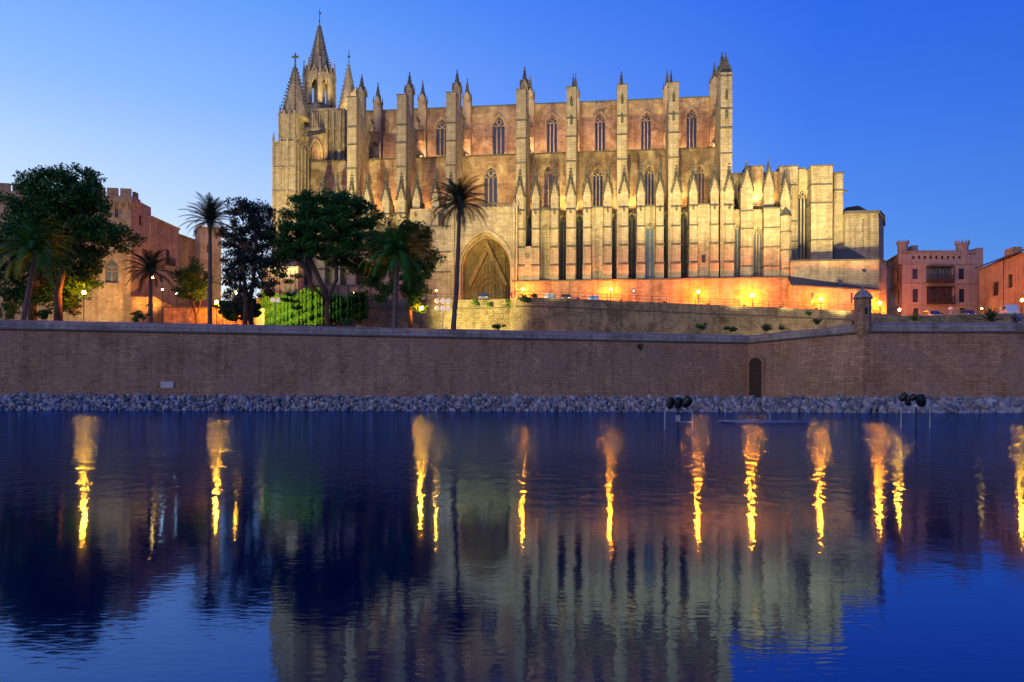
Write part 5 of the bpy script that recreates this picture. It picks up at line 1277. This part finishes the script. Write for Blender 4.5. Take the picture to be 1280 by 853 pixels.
mast('floodlight mast with two pale lamp heads in front of the ivy', 344, 380, 122, [2], [
  (at(362,392,134), 9000, (.95,1,.28), 105), (cw(365,200), 105000, FRONT, 52)], None, 0, 0)
# ground floods behind the parapet, lighting the buttress fronts
for k, (px, tx, ty, pw_, an_) in enumerate(((700,690,195,92000,44),(780,780,195,92000,44),(850,850,195,92000,44),(925,925,215,92000,44),(990,990,222,98000,42),(1050,1068,240,100000,42),(480,460,160,42000,62))):
    Yf = 137.5 if px < 500 else 117 if px < 900 else 119; b = at(px, 400, Yf); b.z = gz(Yf) if Yf < 130 else rz(b.x, Yf)
    flood(['ground floodlight behind the rampart below the first bay','ground floodlight behind the rampart below the second bay','ground floodlight behind the rampart below the third bay','ground floodlight behind the rampart below the corner pier','ground floodlight behind the rampart below the east end','ground floodlight behind the rampart below the polygonal chapel','ground floodlight beside the pine facing the western piers'][k], b, cw(tx, ty), pw_, FRONT, an_, .8, rad=.5)
for k, px in enumerate((668, 722, 776, 830, 885, 930, 975, 1020, 1065)):
    yy_ = rwy((px-640)*.131)+1.4; b = at(px, 380, yy_); b.z = rz(b.x, yy_)
    flood('road edge floodlight by the railing, %s from the portal, aimed at the buttress feet' % ['first','second','third','fourth','fifth','sixth','seventh','eighth','ninth'][k], b, cw(px, 318, 0), 3800, FRONT, 92, 1.0, .2, 'floodlights along the road railing', .3)
for k, px in enumerate((720, 850, 960, 1030)):  # added unseen floods that wash the rubble wall evenly
    b = at(px, 400, 118.5); b.z = gz(118.5)
    flood('added small terrace floodlight at the foot of the rubble wall, %s from the portal' % ['first','second','third','fourth'][k], b, at(px, 396, 129), (350,700,1900,1900)[k], (1,.74,.3), 150, 1.0, .2, 'added floodlights washing the rubble wall', .4)
WARM = (1,.50,.17); GOLD = (1,.66,.22)
# uplights on the chapel roofs, shining on the aisle wall between pinnacles
gaps = [(391,0),(410,0),(429,0),(448,0),(469.5,1),(491,1),(510,1),(531,1),(553,0),(658.5,1),(681,0),(702.7,1),(723,2),(746,0),(769,1),(790,1),(812,0),(834.5,1),(855,1),(879,0),(902,1)]
nm = ['west','portal','east']
for k, (px, w_) in enumerate(gaps):
    if w_ == 0 and px not in (410, 448, 681, 746, 812, 879): continue
    b = wpt(UV(px,4), 6.3, roofw+.3 if px > 560 else 37.8); u = UV(px,4)
    pw_ = {0:900, 1:2900, 2:2700}[w_]
    ordn = ['first','second','third','fourth','fifth','sixth','seventh','eighth','ninth','tenth','eleventh','twelfth']
    flood('small uplight on the chapel roof in the %s pinnacle gap %s of the portal' % (ordn[8-k] if px < 560 else ordn[k-9], 'left' if px < 560 else 'right'),
          b, wpt(u, V2, 48.5), pw_, GOLD if w_ == 2 or px > 680 else WARM, 120, 1.0, .14, 'uplights on the chapel roofs', .12)
flood('uplight on the west chapel roof facing the blind arch', wpt(UV(396,9), 9.4, 50.8), wpt(UV(396,12), 12, 57), 1000, (1,.62,.2), 120, 1, .14, 'uplights by the towers')
# portal bay aisle wall uplights
for px in (585, 633): flood('uplight on the portal roof %s of the aisle window' % ('left' if px < 600 else 'right'), wpt(UV(px,2), 1.2, W1+.2), wpt(UV(px,8), V2, 47), 3600, (1,.62,.2), 120, 1, .16, 'uplights on the portal roof', .15)
# uplights on the aisle roof, shining on the clerestory
bays = [(414,1600),(468,2400),(530,3400),(590,3600),(635,2400),(668,3200),(701,2200),(732,2600),(763,2200),(793,2600),(825,2200),(853,2600),(885,2500)]
for k, (px, pw_) in enumerate(bays):
    u = UV(px,14); flood('uplight on the aisle roof, %s %s of the clerestory window above the portal' % ((ordn[2-k],'left') if px < 600 else (ordn[k-4],'right')) if px != 590 else 'uplight on the aisle roof just left of the clerestory window above the portal',
      wpt(u, 13.2, 51.1), wpt(u, V1, 60), pw_, (1,.58,.29), 150, 1.0, .16, 'uplights on the aisle roofs', .2)
flood('uplight behind the second small spire', wpt(sx2+.4, 14.0, WZ(400,137,12)+.1), wpt(sx2+.3, 20, 69), 3500, (1,.75,.3), 70, .8, .16, 'uplights by the towers')
flood('uplight in the bell lantern base', wpt(bx+3.8, 13.2, WZ(400,137,12)+.1), wpt(bx, 19, 76), 4500, (1,.75,.3), 60, .8, .16, 'uplights by the towers')
flood('added uplight in the porch of the portal', wpt(uc-2, 2.2, 19.2), wpt(uc, 6, 28), 900, (1,.70,.22), 130, 1, .16, 'added porch uplights')  # light added inside the porch to bring out the relief
# east end uplights
for k, (px, v_, pw_, lab) in enumerate(((925,2.6,900,'first'),(943,2.0,1500,'second'),(967,2.8,1300,'third'))):
    flood('uplight above the eastern chapel roof, %s from the corner pier' % lab, wpt(UV(px,v_), v_-.4, 37.6), wpt(UV(px,VE), VE, 45), pw_, (1,.62,.2), 130, 1, .12, 'uplights on the east end', .1)
flood('orange floodlight low behind the palace steps', at(185,385,124), at(172,350,130), 4200, (1,.42,.06), 120, 1, .2, 'garden floodlights')
flood('warm floodlight in the garden facing the palace front', Vector((at(110,385,118).x, 118, gz(118))), at(90,330,128), 9500, (1,.66,.25), 120, 1, .2, 'garden floodlights')
flood('warm floodlight in the garden facing the stone block house', Vector((at(246,385,128).x, 128, gz(128))), at(246,320,147), 3500, (1,.72,.25), 60, 1, .2, 'garden floodlights')

# ------------------------------------------------------------------ cars on the road, people
def car(label, px, py, Y, col, L_=4.1, H_=1.45, rot=0, van=False, zg=None):
    p = at(px, py, Y); t = thing('parked_car', label, 'car', (p.x, Y, zg if zg is not None else rz(p.x, Y)), rot); hL = L_/2
    prof = [(-hL,.3),(-hL,.75),(-hL*.93,.85),(-hL*.62,.93),(-hL*.38,H_),(hL*.42,H_),(hL*.78,.95),(hL*.97,.85),(hL,.7),(hL,.3)]
    if van: prof = [(-hL,.3),(-hL,.9),(-hL*.85,1.05),(-hL*.55,H_),(hL*.95,H_),(hL,1.0),(hL,.3)]
    m = MB(); m.prism(prof, -.82, .82, 'y'); m.build('body', col, t)
    m = MB(); a = [(-hL*.56,.95),(-hL*.36,H_-.08),(hL*.40,H_-.08),(hL*.7,.95)] if not van else [(-hL*.75,1.1),(-hL*.52,H_-.1),(hL*.2,H_-.1),(hL*.2,1.1)]
    m.prism(a, -.835, -.825, 'y'); m.prism(a, .825, .835, 'y'); m.build('side_window', M['carglass'], t)
    for x in (-hL*.62, hL*.62):
        for y in (-.8,.8):
            m = MB(); v = [(x+.31*cos(2*pi*i/12), y+o_, .31+.31*sin(2*pi*i/12)) for o_ in (-.1,.1) for i in range(12)]
            m.add(v, [(i,(i+1)%12,(i+1)%12+12,i+12) for i in range(12)]+[tuple(range(12)), tuple(range(23,11,-1))]); w_ = m.build('wheel', M['rubber'], t)
    for y in (-.6,.6): m = MB(); m.box(-hL-.02,-hL+.02,y-.14,y+.14,.6,.74); m.build('headlight', M['white'], t)
carm = lambda n, c: (M.setdefault(n, plain(n, c, .3, spec=.6, var=.03)))
car('silver blue car parked on the road just right of the portal lamp', 687, 372, 139.5, carm('silver_paint',(.35,.4,.5)), rot=1.45)
car('dark car parked on the road left of the blue car', 707, 373, 140, carm('dark_paint',(.05,.045,.05)), rot=1.5)
car('pale blue car parked on the road between two lamps', 742, 373, 139.2, carm('blue_car_paint',(.18,.28,.55)), rot=1.4)
car('white van parked before the ochre house', 1261, 390, 121, carm('white_car_paint',(.55,.6,.7)), 4.2, 1.8, 1.25, True, zg=at(1261,397,121).z)
car('dark blue car parked below the pink palace', 1207, 393, 137, carm('navy_paint',(.03,.05,.16)), rot=1.5, zg=at(1207,399,137).z)
car('blue car partly hidden by the low wall left of the globe lamp', 1164, 393, 137, carm('navy_paint',(.03,.05,.16)), rot=1.5, zg=at(1164,400,137).z)
car('dark blue car before the dark portal doors', 605, 371, 139.5, carm('navy_paint',(.03,.05,.16)), rot=1.5, zg=rz(-5,139.5)-.35)
def person(label, px, py, Y, cloth, lean=0, face=1):
    p = at(px, py, Y); me = bpy.data.meshes.new('body')
    J = [(0,0,.0),(0,.02,.22),(0,.03,.45),(0,.0,.56),(0,-.02,.68), (.19,.0,.45),(.27,-.02,.2),(.2,-.2,.02),(-.19,.0,.45),(-.27,-.02,.2),(-.2,-.2,.02),(.1,-.3,.03),(.11,-.42,-.02),(.11,-.44,-.42),(-.1,-.3,.03),(-.11,-.42,-.02),(-.11,-.44,-.42),(0,-.01,.78)]
    E = [(0,1),(1,2),(2,3),(3,4),(4,17),(2,5),(5,6),(6,7),(2,8),(8,9),(9,10),(0,11),(11,12),(12,13),(0,14),(14,15),(15,16)]
    Rr = [.16,.15,.15,.06,.10,.08,.055,.04,.08,.055,.04,.09,.07,.05,.09,.07,.05,.07]
    me.from_pydata(J, E, []); o = link(bpy.data.objects.new('person', me)); o.location = p
    sk = o.modifiers.new('skin', 'SKIN'); 
    for i, r_ in enumerate(Rr): me.skin_vertices[0].data[i].radius = (r_, r_)
    me.skin_vertices[0].data[0].use_root = True; o.modifiers.new('sub', 'SUBSURF').levels = 1; me.materials.append(M['skin'])
    o.rotation_euler = (0,0,face); tag(o, label, 'person')
    for nm_, js, mt in (('jacket', (0,2), cloth),):
        m = MB(); m.tube([(0,0,-.06),(0,.02,.22),(0,.03,.44),(0,.02,.53)], [.2,.185,.19,.09], 10)
        for s_ in (-1,1): m.tube([(s_*.16,.0,.47),(s_*.28,-.02,.2),(s_*.21,-.19,.04)], [.10,.075,.06], 8)
        m.build('jacket', cloth, o, smooth=True)
        m = MB()
        for s_ in (-1,1): m.tube([(s_*.07,0,.02),(s_*.1,-.3,.04),(s_*.11,-.44,-.02),(s_*.11,-.45,-.38)], [.13,.11,.09,.07], 8)
        m.build('trousers', M['navy_paint'], o, smooth=True)
    m = MB(); m.ball((0,.01,.71), .12, 10, 8, (.95,1.0,1.1)); m.build('hair', M['wood'], o, smooth=True)
    return o
carm('navy_paint',(.03,.05,.16))
person('person in dark clothes sitting behind the right parapet beside the van', 1267.5, 399.5, 98.6, carm('dark_cloth',(.02,.02,.03)), face=2.6)
person('person in a blue jacket sitting behind the parapet at the right edge', 1274.5, 400.5, 98.4, carm('blue_cloth',(.04,.06,.3)), face=3.4)

# ------------------------------------------------------------------ things standing in the lake
def rack(label, px0, pxc, px1, ytop, ybase_Y, heads, bars):
    Y = ybase_Y; c = at(pxc, 500, Y); t = thing('lamp_rack', label, 'lamp rack', (c.x, Y, 0)); X = lambda px: (px-640)*Y/1000-c.x; Zp = lambda px, py: at(px, py, Y).z
    for px in (px0, px1): m = MB(); m.tube([(X(px),0,-.6),(X(px),0,Zp(px,ytop))], .022, 6); m.build('post', M['galv'], t)
    m = MB(); m.tube([(0,0,-.6),(0,0,Zp(pxc,ytop)+.05)], .035, 6); m.build('post', M['black'], t)
    m = MB()
    for a, b, y in bars: m.tube([(X(a),0,Zp(a,y)),(X(b),0,Zp(b,y))], .02, 6)
    m.build('crossbar', M['galv'], t)
    for hx, hy, rx, ry, tl in heads:
        m = MB(); d = Vector((sin(tl), -.35, cos(tl))).normalized(); s_ = Vector((0,1,0)).cross(d).normalized(); u_ = d.cross(s_); c_ = Vector((X(hx), random.uniform(-.1,.1), Zp(hx,hy))); v = []; n = 14
        L_ = ry*Y/1000; R_2 = rx*Y/1000
        for f, r_ in ((-1,.45),(-.85,.8),(-.4,1.0),(.3,1.02),(.8,.9),(1,.6)):
            for i in range(n): an = 2*pi*i/n; v.append(c_+d*L_*f+(s_*cos(an)+u_*sin(an))*R_2*r_)
        m.add(v, [(j*n+i, j*n+(i+1)%n, (j+1)*n+(i+1)%n, (j+1)*n+i) for j in range(5) for i in range(n)]+[tuple(range(n)), tuple(range(5*n,6*n))])
        hd = m.build('lamp_hood', M['black'], t, smooth=False)
        m = MB(); m.tube([c_-d*L_*.8, Vector((X(hx)*.6,0,Zp(pxc,ytop)+.02))], .02, 5); m.build('bracket', M['galv'], hd)
    return t
r1 = rack('metal rack in the lake carrying three bunched black lamp hoods, left of the raft', 831, 847.5, 865.5, 513, 31, [(838.5,504,4.4,7.5,.05),(847.5,504,5,7,0),(857.5,502.5,6,7.5,.6)], [(831,865.5,514.5),(848,865.5,527.5)])
m = MB(); m.box(-.08,.08,-.06,.06,at(847,527,31).z,at(847,519.5,31).z); m.build('control_box', M['galv'], r1)
rack('metal rack in the lake carrying two tilted black lamp hoods, right of the raft', 1126.5, 1145, 1162.5, 511, 33, [(1128.5,496.5,4.2,6,.75),(1134,503.5,3.5,4,-.6),(1141.5,497,4,4.5,.8),(1150,501,5.8,7.5,-.35)], [(1126.5,1168,509.8),(1126.5,1162,512)])
Y = 40; c = at(963, 528, Y); t = thing('floating_pipe_raft', 'flat raft of blue grey pipes floating on the lake with a short upright post', 'raft', (c.x, Y, 0))
X = lambda px: (px-640)*Y/1000-c.x
m = MB(); m.tube([(X(908),1.5,.06),(X(990),1.5,.07)], .07, 6); m.tube([(X(917),-.5,.05),(X(1018),-.5,.06)], .07, 6); m.tube([(X(912),1.5,.06),(X(920),-.5,.06)], .06, 6); m.tube([(X(988),1.5,.06),(X(996),-.5,.06)], .06, 6); m.build('pipe_frame', M['raft'], t, smooth=True)
m = MB(); m.tube([(X(966),.4,-.2),(X(966),.4,.62)], .06, 6); m.build('post', M['raft'], t)
m = MB(); m.box(X(912),X(994),.1,.5,.02,.09); m.build('plank', M['blue'], t)
bpy.context.view_layer.update()
